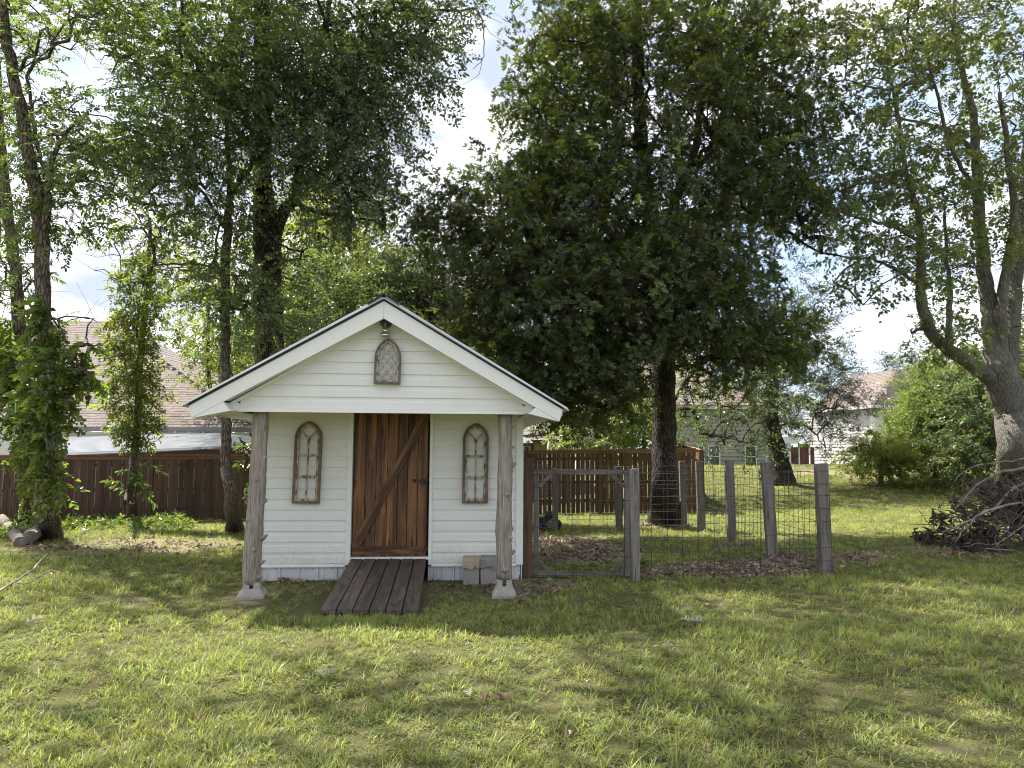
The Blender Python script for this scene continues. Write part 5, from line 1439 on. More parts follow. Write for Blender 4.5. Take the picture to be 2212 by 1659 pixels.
# big double-stemmed tree behind the shed
tree('tree', 'massive dark forked tree rising behind the left slope of the shed roof', [
    [(592, 1140, 15.5, 72), (588, 960, 15.5, 66), (583, 780, 15.5, 62), (578, 640, 15.5, 60), (578, 540, 15.5, 60), (572, 460, 15.5, 50), (568, 380, 15.5, 38), (567, 240, 15.5, 37), (566, 100, 15.5, 36), (568, -60, 15.5, 32), (575, -260, 15.6, 24)],
    [(586, 530, 15.5, 40), (606, 470, 15.4, 28), (632, 430, 15.3, 24), (645, 380, 15.2, 22), (655, 290, 15.0, 18), (672, 180, 14.8, 15), (700, 60, 14.7, 12), (730, -80, 14.6, 9)],
    [(566, 60, 15.5, 18), (520, 10, 15.3, 16), (470, -60, 15.2, 13), (400, -180, 15, 8)],
    [(640, 440, 15.3, 12), (690, 460, 15.0, 9), (760, 470, 14.8, 6), (830, 480, 14.6, 4)],
    [(700, 60, 14.7, 9), (800, 30, 14.4, 7), (900, 20, 14.2, 6), (980, 24, 14.0, 5)]],
    [(640, 120, 120, 130, 14.3, 2.0, 44), (760, 110, 120, 120, 14.2, 2.0, 44), (560, 230, 90, 100, 14.2, 1.3, 18), (700, 260, 120, 80, 14.2, 1.8, 30), (790, 220, 50, 60, 14.2, 1.4, 12), (860, 60, 70, 70, 14.0, 1.4, 20), (905, 120, 36, 50, 14.0, 1.0, 7), (950, 30, 36, 30, 14.0, 1.0, 6),
     (780, 350, 80, 40, 14.0, 1.5, 13), (680, 350, 90, 50, 14.2, 1.5, 14), (890, 205, 30, 30, 13.9, .8, 3), (840, 430, 60, 18, 13.8, 1, 5), (720, 430, 70, 40, 14.0, 1.2, 9), (650, -160, 330, 150, 14.8, 3.4, 60), (600, -520, 420, 230, 14.0, 4.0, 70), (620, 560, 50, 70, 14.2, .8, 7)],
    'elm_dense_spray', M['bark_dark'], scl=.50, per=10, spread=.7, clear=((1030, 0, 1110, 330), (880, 300, 1000, 460), (548, 380, 604, 600), (552, 60, 584, 200)), flare=1.15, twigs=4, sides=18)
# bare broken branch tip against the bright gap
# trees behind the left fence
G1 = 'leafy trees beyond the left fence'
tree('tree', 'sunlit yellow-green tree behind the shed roof and right of the forked trunk', [
    [(745, 1080, 25, 20), (742, 800, 25, 17), (735, 640, 25, 15), (728, 560, 25, 12), (722, 480, 25, 8), (716, 400, 25, 5)],
    [(735, 640, 25, 9), (770, 560, 24.6, 7), (800, 470, 24.4, 4)]],
    [(700, 500, 80, 60, 25, 2, 22), (770, 490, 60, 50, 25, 2, 16), (740, 590, 110, 60, 25, 2, 24), (640, 600, 50, 80, 25, 1.6, 10), (820, 580, 60, 50, 24.5, 2, 12), (700, 690, 110, 60, 24, 2, 18), (640, 450, 40, 50, 25, 1.5, 6), (760, 420, 60, 30, 25, 1.5, 6)],
    'lime_spray', M['bark_dark'], scl=.62, per=10, spread=1.1, group=G1, base=(-5.6, 25))
tree('tree', 'drooping grey-green tree just behind the shed roof peak', [
    [(820, 1090, 20, 20), (815, 800, 20, 15), (805, 680, 20, 10), (800, 600, 20, 6)]],
    [(700, 620, 100, 40, 19, 1.6, 16), (800, 610, 110, 50, 19.5, 1.6, 22), (900, 640, 80, 50, 20, 1.6, 16), (760, 690, 120, 40, 18.6, 1.4, 20), (680, 730, 90, 40, 18, 1.2, 12), (940, 690, 70, 50, 20, 1.6, 12), (600, 760, 60, 40, 17.5, 1, 7), (880, 590, 40, 30, 20, 1.5, 4)],
    'elm_dense_spray', M['bark_dark'], scl=.55, per=10, spread=.9, group=G1, base=(-3.6, 20))
tree('cedar_tree', 'dark dense cedar right behind the shed ridge', [
    [(980, 1090, 19, 22), (975, 850, 19, 18), (965, 700, 19, 12), (955, 590, 19, 6)]],
    [(930, 600, 60, 50, 19, 1.3, 14), (980, 660, 80, 60, 19, 1.5, 24), (900, 570, 40, 40, 19, 1, 6), (1040, 720, 60, 60, 19, 1.5, 16), (1100, 800, 60, 50, 19, 1.5, 12), (940, 720, 80, 50, 19, 1.5, 14)],
    'cedar_spray', M['bark_dark'], scl=.5, per=16, spread=.9, base=(-1.6, 19))
tree('tree', 'bright young tree in front of the brown roof behind the slim tree', [
    [(455, 1090, 27, 12), (452, 900, 27, 10), (450, 780, 27, 8), (448, 660, 27, 5)]],
    [(450, 640, 70, 40, 27, 2, 11), (500, 780, 40, 60, 26, 1.4, 12), (420, 650, 40, 30, 27, 1.5, 4), (550, 720, 40, 70, 25, 1.5, 12), (530, 590, 50, 50, 25, 1.5, 8), (520, 840, 30, 30, 25.5, 1, 6)],
    'lime_spray', M['bark_dark'], scl=.62, per=10, spread=1.1, group=G1, base=(-10.6, 25.0), cat='tree')
tree('tree', 'leafy tree at the left edge behind the vine-wrapped pair', [
    [(-40, 1090, 22, 20), (-30, 800, 22, 17), (-10, 600, 22, 12), (0, 420, 22, 6)]],
    [(0, 480, 90, 70, 22, 2, 13), (30, 640, 110, 60, 22, 2, 14), (170, 700, 70, 40, 21, 1.5, 6), (-20, 780, 90, 80, 21, 2, 12), (0, 350, 60, 60, 22, 2, 6), (200, 750, 60, 40, 20.5, 1.2, 5)],
    'elm_spray', M['bark_dark'], scl=.6, per=10, spread=1.0, group=G1, base=(-15.5, 21.5))
# the oak
tree('oak_tree', 'huge dark oak with straight trunk standing behind the wire pen', [
    [(1440, 1131, 17.0, 58), (1436, 1060, 17.0, 52), (1434, 960, 17.0, 50), (1434, 860, 17.0, 50), (1433, 740, 17.0, 48), (1425, 600, 17.0, 44), (1410, 480, 17.0, 38), (1396, 400, 17.0, 34), (1385, 300, 17.0, 30), (1378, 180, 17.0, 27), (1376, 40, 17.0, 22), (1380, -200, 17, 14)],
    [(1432, 640, 17.0, 30), (1452, 480, 16.8, 25), (1468, 400, 16.7, 21), (1500, 330, 16.6, 18), (1512, 240, 16.5, 17), (1530, 120, 16.3, 14), (1570, 0, 16.2, 12), (1600, -120, 16.2, 8)],
    [(1468, 400, 16.7, 15), (1540, 330, 16.6, 12), (1580, 300, 16.5, 9), (1650, 290, 16.2, 6)],
    [(1436, 700, 17.0, 22), (1520, 560, 17.2, 22), (1572, 400, 17.3, 21), (1590, 280, 17.4, 18), (1620, 160, 17.6, 15), (1650, 20, 17.8, 12)],
    [(1500, 470, 16.8, 12), (1600, 468, 16.4, 9), (1700, 500, 16, 7), (1760, 540, 15.6, 5), (1850, 560, 15.3, 3)],
    [(1425, 620, 17.0, 16), (1340, 560, 16, 12), (1240, 560, 15, 8), (1140, 600, 14.2, 5)],
    [(1434, 860, 17, 9), (1380, 850, 16, 7), (1300, 840, 15, 4)],
    [(1434, 800, 17, 10), (1500, 790, 16.4, 7), (1580, 840, 16, 4)]],
    [(1200, 330, 100, 110, 15.0, 2.0, 51), (1195, 210, 60, 80, 15.2, 1.6, 20), (1165, 110, 24, 60, 15.2, 1.2, 4), (1300, 180, 120, 140, 15.4, 2.4, 68), (1300, 430, 130, 120, 14.6, 2.2, 70), (1150, 480, 110, 80, 14.3, 1.8, 46), (1010, 500, 75, 60, 14.2, 1.3, 23), (960, 470, 45, 50, 14.2, 1, 8),
     (1095, 370, 40, 40, 14.6, 1.2, 7), (1060, 600, 100, 60, 14.2, 1.4, 32), (1200, 620, 120, 80, 13.9, 1.8, 57), (1340, 600, 120, 80, 14.0, 1.8, 57), (1470, 560, 110, 80, 14.4, 1.8, 51), (1450, 430, 120, 90, 15.0, 2.2, 43), (1550, 610, 80, 80, 14.8, 1.6, 35),
     (1120, 740, 80, 70, 14.4, 1.2, 27), (1240, 790, 90, 70, 14.2, 1.3, 38), (1350, 720, 90, 45, 14.2, 1.5, 32), (1480, 690, 90, 34, 14.6, 1.5, 27), (1330, 790, 50, 40, 14.6, 1.2, 12), (1530, 760, 50, 40, 15, 1.2, 11), (1180, 850, 40, 40, 14.6, .8, 9), (1240, 860, 40, 40, 14.4, .8, 9), (1600, 740, 80, 70, 15.2, 1.5, 30), (1690, 720, 60, 60, 16, 1.4, 16),
     (1440, 250, 130, 130, 15.2, 2.2, 62), (1560, 160, 120, 130, 15.6, 2.4, 62), (1460, 60, 160, 80, 15.4, 2.4, 51), (1270, 50, 110, 60, 15.4, 2.2, 31), (1600, 330, 110, 90, 15.4, 2.0, 40), (1650, 420, 110, 70, 15.4, 2.0, 34), (1680, 250, 90, 110, 16, 2.0, 32), (1735, 450, 60, 30, 15.6, 1.2, 8), (1700, 90, 90, 90, 16, 2.0, 24),
     (1770, 500, 60, 20, 15.2, 1.0, 4), (1330, 850, 60, 40, 15, 1, 12), (1000, 700, 60, 60, 14.8, 1.0, 14), (1080, 800, 50, 50, 15, .8, 11),
     (1400, -180, 420, 150, 16.5, 4.0, 108), (1450, -420, 300, 160, 17, 4.0, 46)],
    'oak_spray', M['bark_dark'], scl=.42, per=7, spread=.60, clear=((1392, 745, 1478, 1010), (1480, 830, 1520, 1010), (1364, 60, 1408, 330), (1480, 220, 1530, 340), (1000, 0, 1098, 330), (1690, 500, 1900, 640)), flare=1.45, twigs=4, sides=20)
tree('tree', 'lower sunlit tree with fine branches behind the oak trunk on its right', [
    [(1440, 1060, 27, 14), (1442, 960, 27, 12), (1450, 880, 27, 10), (1500, 800, 27, 8), (1560, 740, 27, 6)]],
    [(1540, 820, 80, 50, 26, 2, 30), (1640, 820, 80, 60, 26, 2, 34), (1570, 890, 90, 30, 25, 2, 24), (1500, 880, 50, 30, 24, 1.5, 14), (1690, 880, 50, 34, 26, 1.5, 15), (1640, 925, 60, 16, 25, 1.2, 10), (1540, 935, 50, 16, 24.5, 1, 9), (1600, 955, 50, 10, 24.5, 1, 5), (1620, 780, 100, 50, 27, 2, 18), (1585, 935, 20, 16, 24, .6, 2), (1360, 840, 80, 50, 26, 2, 12), (1290, 870, 40, 40, 26, 1.5, 6)],
    'elm_dense_spray', M['bark_dark'], scl=.6, per=12, spread=1.0, droop=.15, carve=.85)
tree('cedar_tree', 'broad dark cedar with thick leaning trunk in front of the pale house', [
    [(1686, 1008, 29, 46), (1680, 975, 29, 36), (1670, 940, 29, 34), (1664, 900, 29, 33), (1666, 850, 29, 30), (1680, 760, 29, 16), (1695, 640, 29, 8)]],
    [(1700, 660, 46, 50, 29, 2.0, 18), (1725, 740, 60, 50, 29, 2.2, 26), (1745, 800, 56, 40, 28.6, 2.2, 24), (1670, 790, 80, 50, 28.5, 2.2, 24), (1810, 845, 36, 22, 28.4, 1.4, 12), (1785, 885, 46, 24, 28.4, 1.4, 13), (1800, 925, 30, 24, 28.4, 1.2, 7), (1700, 880, 60, 24, 28, 1.6, 12), (1765, 930, 22, 20, 28.4, 1.0, 4), (1620, 850, 50, 40, 28.5, 1.8, 9), (1775, 660, 26, 26, 29.5, 1.2, 4), (1775, 610, 18, 18, 30, .8, 2), (1790, 960, 12, 8, 28.4, .4, 1)],
    'cedar_spray', M['bark_dark'], scl=.62, per=26, spread=1.1, carve=.8, flare=1.3, base=(10.55, 29))
# the maple on the right
tree('maple_tree', 'grey many-stemmed maple rising behind the brush pile at the right', [
    [(2206, 1120, 15.6, 84), (2198, 1000, 15.6, 70), (2188, 900, 15.6, 70), (2168, 830, 15.6, 68), (2152, 760, 15.6, 46), (2140, 680, 15.6, 36), (2128, 600, 15.6, 28), (2118, 500, 15.6, 24), (2112, 400, 15.6, 22), (2108, 320, 15.6, 20), (2100, 240, 15.6, 16), (2076, 150, 15.6, 12), (2060, 40, 15.6, 9), (2066, -100, 15.6, 6)],
    [(2164, 836, 15.6, 36), (2092, 782, 15.4, 28), (2030, 742, 15.2, 25), (2004, 700, 15.1, 25), (1990, 640, 15.0, 22), (1988, 560, 15.0, 18), (1984, 470, 15.0, 14), (1960, 380, 15, 11), (1940, 260, 15, 8), (1920, 150, 15, 5)],
    [(2052, 755, 15.3, 16), (2050, 700, 15.2, 14), (2052, 630, 15.2, 11), (2046, 560, 15.1, 8), (2040, 460, 15, 6)],
    [(2175, 830, 15.6, 50), (2178, 740, 15.7, 40), (2190, 640, 15.8, 34), (2200, 520, 15.9, 30), (2215, 400, 16.0, 24), (2225, 200, 16, 16), (2240, 0, 16, 10)],
    [(2165, 800, 15.6, 34), (2160, 700, 15.4, 24), (2170, 600, 15.3, 20), (2190, 480, 15.2, 16), (2180, 350, 15, 12), (2160, 200, 15, 8)],
    [(2108, 330, 15.6, 12), (2060, 290, 15.4, 9), (2010, 270, 15.2, 6), (1930, 250, 15, 4)],
    [(2118, 420, 15.6, 10), (2070, 350, 15.4, 9), (2040, 270, 15.3, 8), (2020, 190, 15.3, 6), (1990, 80, 15.2, 4)],
    [(1986, 520, 15.0, 9), (1930, 490, 14.8, 8), (1860, 470, 14.6, 6), (1780, 450, 14.4, 4)],
    [(1990, 620, 15.0, 8), (1930, 580, 14.9, 7), (1860, 560, 14.8, 5), (1800, 610, 14.6, 3)]],
    [(1890, 120, 110, 100, 15, 2, 22), (2010, 90, 110, 90, 15, 2, 22), (2130, 80, 100, 90, 15.2, 2, 20), (2210, 200, 80, 120, 15.4, 2, 17), (1900, 300, 90, 90, 15, 1.8, 14), (2010, 260, 90, 100, 15, 1.8, 16), (1900, 420, 90, 60, 14.8, 1.5, 13), (1990, 420, 80, 80, 15, 1.6, 13), (2080, 400, 70, 90, 15.6, 1.6, 10),
     (2190, 420, 70, 110, 15.6, 1.8, 14), (1880, 520, 60, 50, 14.8, 1.2, 7), (1960, 560, 70, 60, 14.8, 1.5, 10), (2070, 570, 70, 80, 15.2, 1.5, 11), (1900, 640, 40, 50, 14.8, 1, 4), (1960, 690, 60, 40, 14.8, 1, 6), (2080, 680, 60, 50, 15.2, 1.4, 6), (2200, 640, 60, 110, 15.8, 1.6, 10), (1760, 430, 60, 50, 14.6, 1.2, 6), (1790, 300, 60, 80, 15, 1.6, 7), (1800, 130, 60, 90, 15.2, 1.6, 7), (2050, -150, 300, 150, 15.4, 3, 33), (2330, 300, 100, 300, 15.6, 2.5, 17)],
    'maple_spray', M['bark_maple'], scl=.44, per=8, spread=.8, clear=((2110, 560, 2212, 900), (1680, 510, 1800, 740), (1840, 640, 1990, 720)), flare=1.35, twigs=4, sides=20)
tree('tree', 'unseen tall tree added left of the view, its crown shading the front lawn', [  # out of view, added so that its crown dapples the front lawn with shade
    [(-1340, 1300, 8.5, 80), (-1330, 900, 8.5, 66), (-1290, 400, 8.5, 58), (-1200, 0, 8.6, 46), (-1000, -400, 8.8, 34), (-700, -700, 9.2, 22), (-300, -850, 9.6, 14)],
    [(-1000, -400, 8.8, 22), (-500, -480, 9.3, 18), (0, -560, 9.8, 12), (500, -600, 10.2, 7)]],
    [(150, -620, 380, 330, 9.6, 1.8, 44), (700, -640, 360, 300, 10.2, 1.8, 40), (350, -1050, 500, 260, 9.6, 2.0, 36), (1050, -900, 260, 260, 10.4, 1.6, 16), (-350, -350, 260, 300, 9.4, 1.8, 16)],
    'elm_spray', M['bark_brown'], scl=.5, per=8, spread=.8, flare=1.3, base=(-13.0, 8.5))
# far background trees
GF = 'distant trees beyond the houses'
def far_tree(label, px, Y, top, wid, n, key='far_spray', nm='tree', bottom=None, scl=.9):
    bz = float(tz(at(px, 1000, Y)[0], Y)); x0 = float(at(px, 1000, Y)[0])
    hb_ = bottom if bottom else 1000
    mid = (top + hb_) / 2
    return tree(nm, label, [[(px, 1020, Y, 9), (px + 2, mid, Y, 7), (px, top + 30, Y, 3)]],
                [(px, top + (hb_ - top) * .30, wid * .75, (hb_ - top) * .30, Y, wid * .6 * Y / FPX, n // 2), (px, top + (hb_ - top) * .62, wid, (hb_ - top) * .36, Y, wid * .7 * Y / FPX, n - n // 2)],
                key, M['bark_dark'], scl=scl, per=11, spread=2.0, group=GF, base=(x0, Y), carve=.3, tubes=False)
far_tree('distant pale green tree showing between the slim tree and the straight tree', 385, 46, 728, 90, 26)
far_tree('distant tree filling the gap left of the shed gable', 470, 44, 715, 70, 24)
far_tree('distant tree just over the left slope of the shed roof', 560, 42, 690, 80, 26)
far_tree('distant tree behind the forked trunk', 660, 40, 640, 90, 30)
far_tree('distant tree behind the shed ridge', 790, 44, 650, 100, 30)
far_tree('distant dark tree between shed ridge and oak', 1080, 46, 780, 120, 30)
far_tree('distant tree right of the far white gable', 1350, 52, 850, 80, 24)
far_tree('distant tree behind the sage green house', 1500, 56, 840, 90, 24)
far_tree('distant tree above the sage green house roof', 1610, 54, 810, 80, 22)
far_tree('low distant tree at the far left above the brown roof', 250, 60, 720, 130, 26)
far_tree('distant tree behind the maple trunk', 2240, 42, 700, 80, 26)
for px, tp, w_, lb_ in ((1958, 772, 16, 'small dark conifer top just above the pale house ridge'), (1985, 783, 20, 'small flat dark conifer top right of the pale house ridge')):
    far_tree(lb_, px, 70, tp, w_, 10, 'cedar_spray', 'conifer_tree', 840, scl=1.3)

# bushes
def bush(label, blobs, Y, base_px, key='bush_spray', scl=.5, per=12, spread=.9, group=None, nm='bush'):
    b = at(base_px, 1000, Y); 
    return tree(nm, label, [[(base_px, 1000, Y, 10), (base_px + 3, blobs[0][1] + 30, Y, 6), (base_px, blobs[0][1], Y, 3)]], blobs, key, M['bark_slim'], scl=scl, per=per, spread=spread, group=group, cat='bush', base=(b[0], Y), carve=.3, twigs=0, trunkname='stem')
bush('big rounded bright green bush beside the pale house at the right', [(2015, 870, 44, 44, 31, 1.6, 44), (1985, 930, 40, 40, 30.5, 1.4, 38), (2080, 880, 70, 60, 31, 1.8, 60), (2060, 960, 80, 30, 30, 1.6, 40), (2018, 820, 20, 20, 31, .8, 12), (2060, 815, 40, 30, 31, 1.2, 18), (1940, 975, 30, 22, 30, 1, 16)], 31, 2020, scl=.5, per=18, spread=.9)
bush('low yellow-green bush mound at the foot of the pale house wall', [(1905, 982, 36, 14, 29, .8, 30), (1860, 996, 18, 6, 29, .4, 10), (1950, 990, 50, 14, 28.6, .8, 24)], 29, 1900, key='lime_spray', scl=.42, per=14, spread=.7)
bush('tall shaded bush between the round bush and the maple trunk', [(2120, 900, 60, 90, 27, 1.5, 34), (2170, 830, 60, 90, 28, 1.5, 22), (2210, 930, 60, 80, 27, 1.5, 24), (2110, 970, 60, 30, 26.5, 1.2, 18), (2240, 780, 50, 80, 28, 1.5, 12)], 27, 2130, key='far_spray', scl=.6)
bush('sunlit leafy shrub behind the reddish fence left of the oak trunk', [(1300, 905, 40, 40, 26, 1, 14), (1280, 945, 50, 30, 25.4, 1, 12), (1345, 930, 50, 40, 26, 1, 16)], 26, 1300, scl=.52, per=11)
bush('second sunlit shrub behind the reddish fence touching the oak trunk', [(1385, 900, 36, 44, 26.5, 1, 13), (1400, 940, 34, 34, 26, 1, 10), (1350, 875, 30, 30, 27, 1, 6)], 26.5, 1390, scl=.52, per=11)
bush('small pale shrub beside the pergola', [(1226, 925, 18, 24, 28, .6, 6), (1240, 912, 14, 14, 28, .5, 3)], 28, 1230, scl=.45)
vine('weed_shoot', 'thin leafy shoots beside the straight tree trunk at fence height', [(535, 1060, 8), (533, 1010, 9), (530, 970, 12), (515, 945, 26)], 15.2, 16, key='sprig', scl=.3, cat='shoots')

# dead branch tips in the bright gap
def twigset(name, label, cat, lines, mat, org=None, parent=None, n=6):
    P = [np.array(l[0][0]) for l in lines]; org = np.array(lines[0][0][0]) if org is None else org
    mb = MB()
    for k, (pts, r) in enumerate(lines):
        sp_, sr_ = smooth_path(pts, np.linspace(r, r * .3, len(pts)), 4, r * .4, k)
        mb.tube(sp_ - org, sr_, n=n)
    o = mb.put(name, mat, parent, smooth=True, loc=org if parent is None else None)
    return tag(o, label, cat) if parent is None else o
A_ = lambda x, y, Y=14.0: at(x, y, Y)
twigset('bare_branch', 'bare crooked branch hanging into the bright sky gap', 'branch',
        [([A_(975, 26), A_(1000, 22), A_(1022, 18), A_(1036, 30), A_(1043, 60), A_(1046, 90), A_(1042, 130), A_(1022, 148)], .020), ([A_(1022, 18), A_(1050, 34), A_(1085, 50)], .010), ([A_(1040, 36), A_(1060, 72), A_(1096, 92)], .006), ([A_(1042, 126), A_(1034, 160), A_(1008, 178), A_(992, 186)], .006), ([A_(1050, 34), A_(1070, 30), A_(1096, 48)], .005)], M['bark_brown'])
twigset('bare_branch', 'thin bare branch reaching into the sky left of the maple', 'branch',
        [([A_(2005, 585, 15), A_(1960, 560, 14.9), A_(1915, 540, 14.8), A_(1880, 560, 14.7), A_(1850, 600, 14.6)], .02), ([A_(1880, 450, 14.7), A_(1820, 455, 14.6), A_(1770, 475, 14.5), A_(1700, 500, 14.4)], .02)], M['bark_maple'])

# ================================================================== ground things
def log_round(label, a, b, r, mat, name='log', group=None):
    a = np.array(a); b = np.array(b)
    root = thing(name, label, 'log', a, 0, group)
    pts = [a + (b - a) * t for t in np.linspace(0, 1, 8)]
    MB().tube(np.array(pts) - a, [r * (1 + .06 * math.sin(5 * i + a[0])) for i in range(8)], n=14, wob=.04, seed=int(abs(a[0]) * 100), flute=.05).put('bark', mat, root, smooth=False)
    return root
q1 = gnd(62, 1178); q2 = gnd(108, 1148)
log_round('short thick grey log leaning up beside the left tree trunk', q1 + [0, 0, .13], q2 + [-.05, .1, .22], .115, M['dead_wood'])
q1 = gnd(52, 1180); q2 = gnd(2, 1142)
log_round('long pale split log lying at the left edge below the vine trees', q1 + [0, -.1, .08], q2 + [-.1, .15, .26], .10, M['dead_wood'])
# log pile in the pen
lb0 = gnd(1188, 1146)
for k, (dx, dz, r, ln, lbl) in enumerate([(-.20, .14, .14, .5, 'charred black log at the left of the small pile in the pen'), (.12, .11, .11, .45, 'charred black log at the right of the small pile in the pen'), (-.03, .31, .10, .42, 'charred black log on top of the small pile in the pen')]):
    log_round(lbl, lb0 + [dx, -.1, dz], lb0 + [dx + .05, ln - .1, dz + .01], r, M['black_bark'] if 'black_bark' in M else M['bark_dark'], group='small pile of burnt logs in the pen')
cb = MB(); g_ = np.random.default_rng(4)
pts = [(-.12, 0, 0), (.16, .02, .0), (.18, .12, .02), (-.10, .14, 0), (-.02, .01, .20), (.10, .03, .12), (.08, .12, .14), (-.04, .12, .18)]
cb.add(pts, [(0, 3, 2, 1), (4, 5, 6, 7), (0, 1, 5, 4), (1, 2, 6, 5), (2, 3, 7, 6), (3, 0, 4, 7)])
tag(cb.put('split_log', M['dead_wood'], None, loc=lb0 + [-.02, -.3, .1], rot=(0, R(25), 0)), 'pale split piece of wood leaning on the black logs', 'firewood')
# fallen branch at left
Bg = lambda x, y, up=.05: gnd(x, y) + np.array([0, 0, up])
twigset('fallen_branch', 'long thin fallen branch on the grass at the left edge', 'branch',
        [([Bg(-40, 1318), Bg(0, 1293, .08), Bg(30, 1275, .1), Bg(70, 1256, .14), Bg(100, 1234, .22), Bg(128, 1232, .16), Bg(202, 1214, .10)], .017), ([Bg(28, 1277, .1), Bg(60, 1280, .1), Bg(108, 1262, .16), Bg(140, 1270, .12), Bg(190, 1298, .06)], .009), ([Bg(60, 1262, .12), Bg(84, 1266, .1), Bg(108, 1262, .12)], .006), ([Bg(108, 1262, .14), Bg(122, 1285, .04)], .005), ([Bg(110, 1264, .14), Bg(135, 1287, .03)], .005), ([Bg(216, 1210, .06), Bg(260, 1200, .08), Bg(322, 1184, .1), Bg(326, 1190, .03)], .006), ([Bg(170, 1290, .05), Bg(200, 1292, .04), Bg(240, 1280, .04)], .005)], M['dead_wood'])
# fallen oak leaves, built one by one
lm = leafmat('dry_oak_leaf', (0.30, 0.29, 0.21), (0.2, 0.2, 0.12), .9, 1.1, trans=.2, gloss=.05)
lb2 = leafmat('brown_oak_leaf', (0.20, 0.12, 0.07), (0.18, 0.1, 0.05), .6, 1.4, trans=.2, gloss=.05)
def fallen(px, py, size, ang, mat, label, tilt=.25, up=.055, n=1):
    b = gnd(px, py); mb = MB(); g_ = np.random.default_rng(int(px))
    for k in range(n):
        a = ang + k * 1.25 + g_.normal() * .2
        add_leaf(mb, 'oak', (0, 0, 0), (math.cos(a), math.sin(a), tilt), (0, -.35, 1), size * g_.uniform(.85, 1.1), fold=.55, curl=.35)
    if n > 1: mb.tube([(0, 0, 0), (-.05, .03, .015), (-.09, .05, .0)], .003, 4)
    v_ = np.array(mb.v)
    o = mb.put('oak_leaf' if n == 1 else 'oak_twig', mat, None, loc=b + [0, 0, up])
    tag(o, label, 'leaf' if n == 1 else 'twig')
fallen(1490, 1352, .135, -.3, lm, 'fallen oak twig with pale upturned leaves in front of the wire pen', n=3, up=.04)
fallen(1438, 1420, .13, .5, lm, 'fallen pale oak leaf pair below the large leafy twig', n=2, up=.07)
fallen(700, 1478, .12, .9, lm, 'curled pale dry leaf in the grass in front of the ramp', n=2, tilt=.5, up=.05)
fallen(50, 1362, .15, .4, lm, 'pale curled leaf on the grass at the left edge', tilt=.5)
fallen(235, 1436, .08, 1.4, lm, 'tiny white curled leaf standing in the left grass', tilt=.8)
fallen(1930, 1290, .16, .1, lm, 'pale fallen leaf in the shaded grass right of the pen', tilt=.1)
fallen(1475, 1330, .13, .1, lm, 'small pale leaf lying flat behind the leafy oak twig', tilt=.1)
fallen(1182, 1265, .13, .8, lm, 'grey fallen leaf on the bare soil by the right pier', tilt=.3)
fallen(338, 2000 / 1.356 + 45, .10, 2.0, lb2, 'small orange-brown leaf deep in the left foreground grass', tilt=.3, up=.03)
fallen(425, 1578, .09, 1.0, lb2, 'pinkish brown leaf standing in the left foreground grass', tilt=.8, up=.04)

# brush pile
M['twig_grey'] = simple('grey_brown_twig', (0.14, 0.115, 0.095), 0.9, 0.5, 5)
bp = gnd(2235, 1195); 
brush = thing('brush_pile', 'tangled pile of cut grey branches and dead leaves at the right edge', 'brush pile', bp)
g_ = np.random.default_rng(21)
def bpt(x, y, Y): return at(x, y, Y) - bp
big = [([(2330, 990, 13.0), (2212, 1010, 12.8), (2130, 1035, 12.6), (2062, 1100, 12.4)], .035), ([(2340, 1070, 12.4), (2212, 1045, 12.4), (2150, 1095, 12.2), (2100, 1122, 12.1), (2035, 1150, 11.9)], .033),
       ([(2300, 1080, 12.2), (2180, 1090, 12.2), (2120, 1110, 12.0), (2080, 1150, 11.9), (2062, 1172, 11.8)], .025), ([(2250, 1180, 12.0), (2160, 1140, 12.0), (2090, 1108, 12.2)], .014), ([(2240, 1120, 12.0), (2190, 1150, 11.9), (2150, 1180, 11.8)], .012),
       ([(2212, 990, 13), (2150, 1000, 12.9), (2085, 1015, 12.8), (2062, 1040, 12.8)], .016), ([(2130, 1185, 11.7), (2190, 1190, 11.6), (2260, 1215, 11.5)], .012), ([(2240, 1110, 12.1), (2200, 1060, 12.3), (2176, 1035, 12.4)], .012), ([(2080, 1180, 11.7), (2140, 1176, 11.7), (2170, 1174, 11.7)], .008)]
for pts, r in big:
    sp_, sr_ = smooth_path([bpt(*p) for p in pts], np.linspace(r, r * .35, len(pts)), 4, .012, int(r * 1e4))
    MB().tube(sp_, sr_, n=8, wob=.05).put('branch', M['dead_wood'], brush, smooth=True)
mb = MB(); cpt = []
def pile_h(x): return np.interp(x, [-1.15, -.9, -.5, .0, .9, 2.2, 3.6, 4.2], [.1, .5, 1.15, 1.35, 1.3, 1.3, .8, .1])
for k in range(1100):
    x = g_.uniform(-1.15, 3.8); H = float(pile_h(x)); y = g_.uniform(-.3, 1.6); z = g_.uniform(.03, 1) * H * (1 - .25 * abs(y - .6))
    a = g_.uniform(0, 6.28); L_ = g_.uniform(.35, 1.2); d = np.array([math.cos(a), .5 * math.sin(a), g_.normal() * .4]) * L_ / 2
    c_ = np.array([x, y, z]); m1 = c_ + g_.normal(size=3) * .08
    p = np.array([c_ - d, m1, c_ + d + g_.normal(size=3) * .08]); p[:, 2] = np.maximum(p[:, 2], .01)
    if p[:, 0].min() < -1.3: continue
    r = g_.uniform(.004, .013)
    mb.tube(p, [r, r * .8, r * .3], n=4, cap=False)
    cpt.append(c_)
o = mb.put('twigs', M['twig_grey'], brush, smooth=True); o['kind'] = 'stuff'
deadleaf = []
lbm = leafmat('dead_brown_leaf', (0.085, 0.065, 0.052), (0.06, 0.04, 0.03), .5, 1.5, trans=.2, gloss=.04)
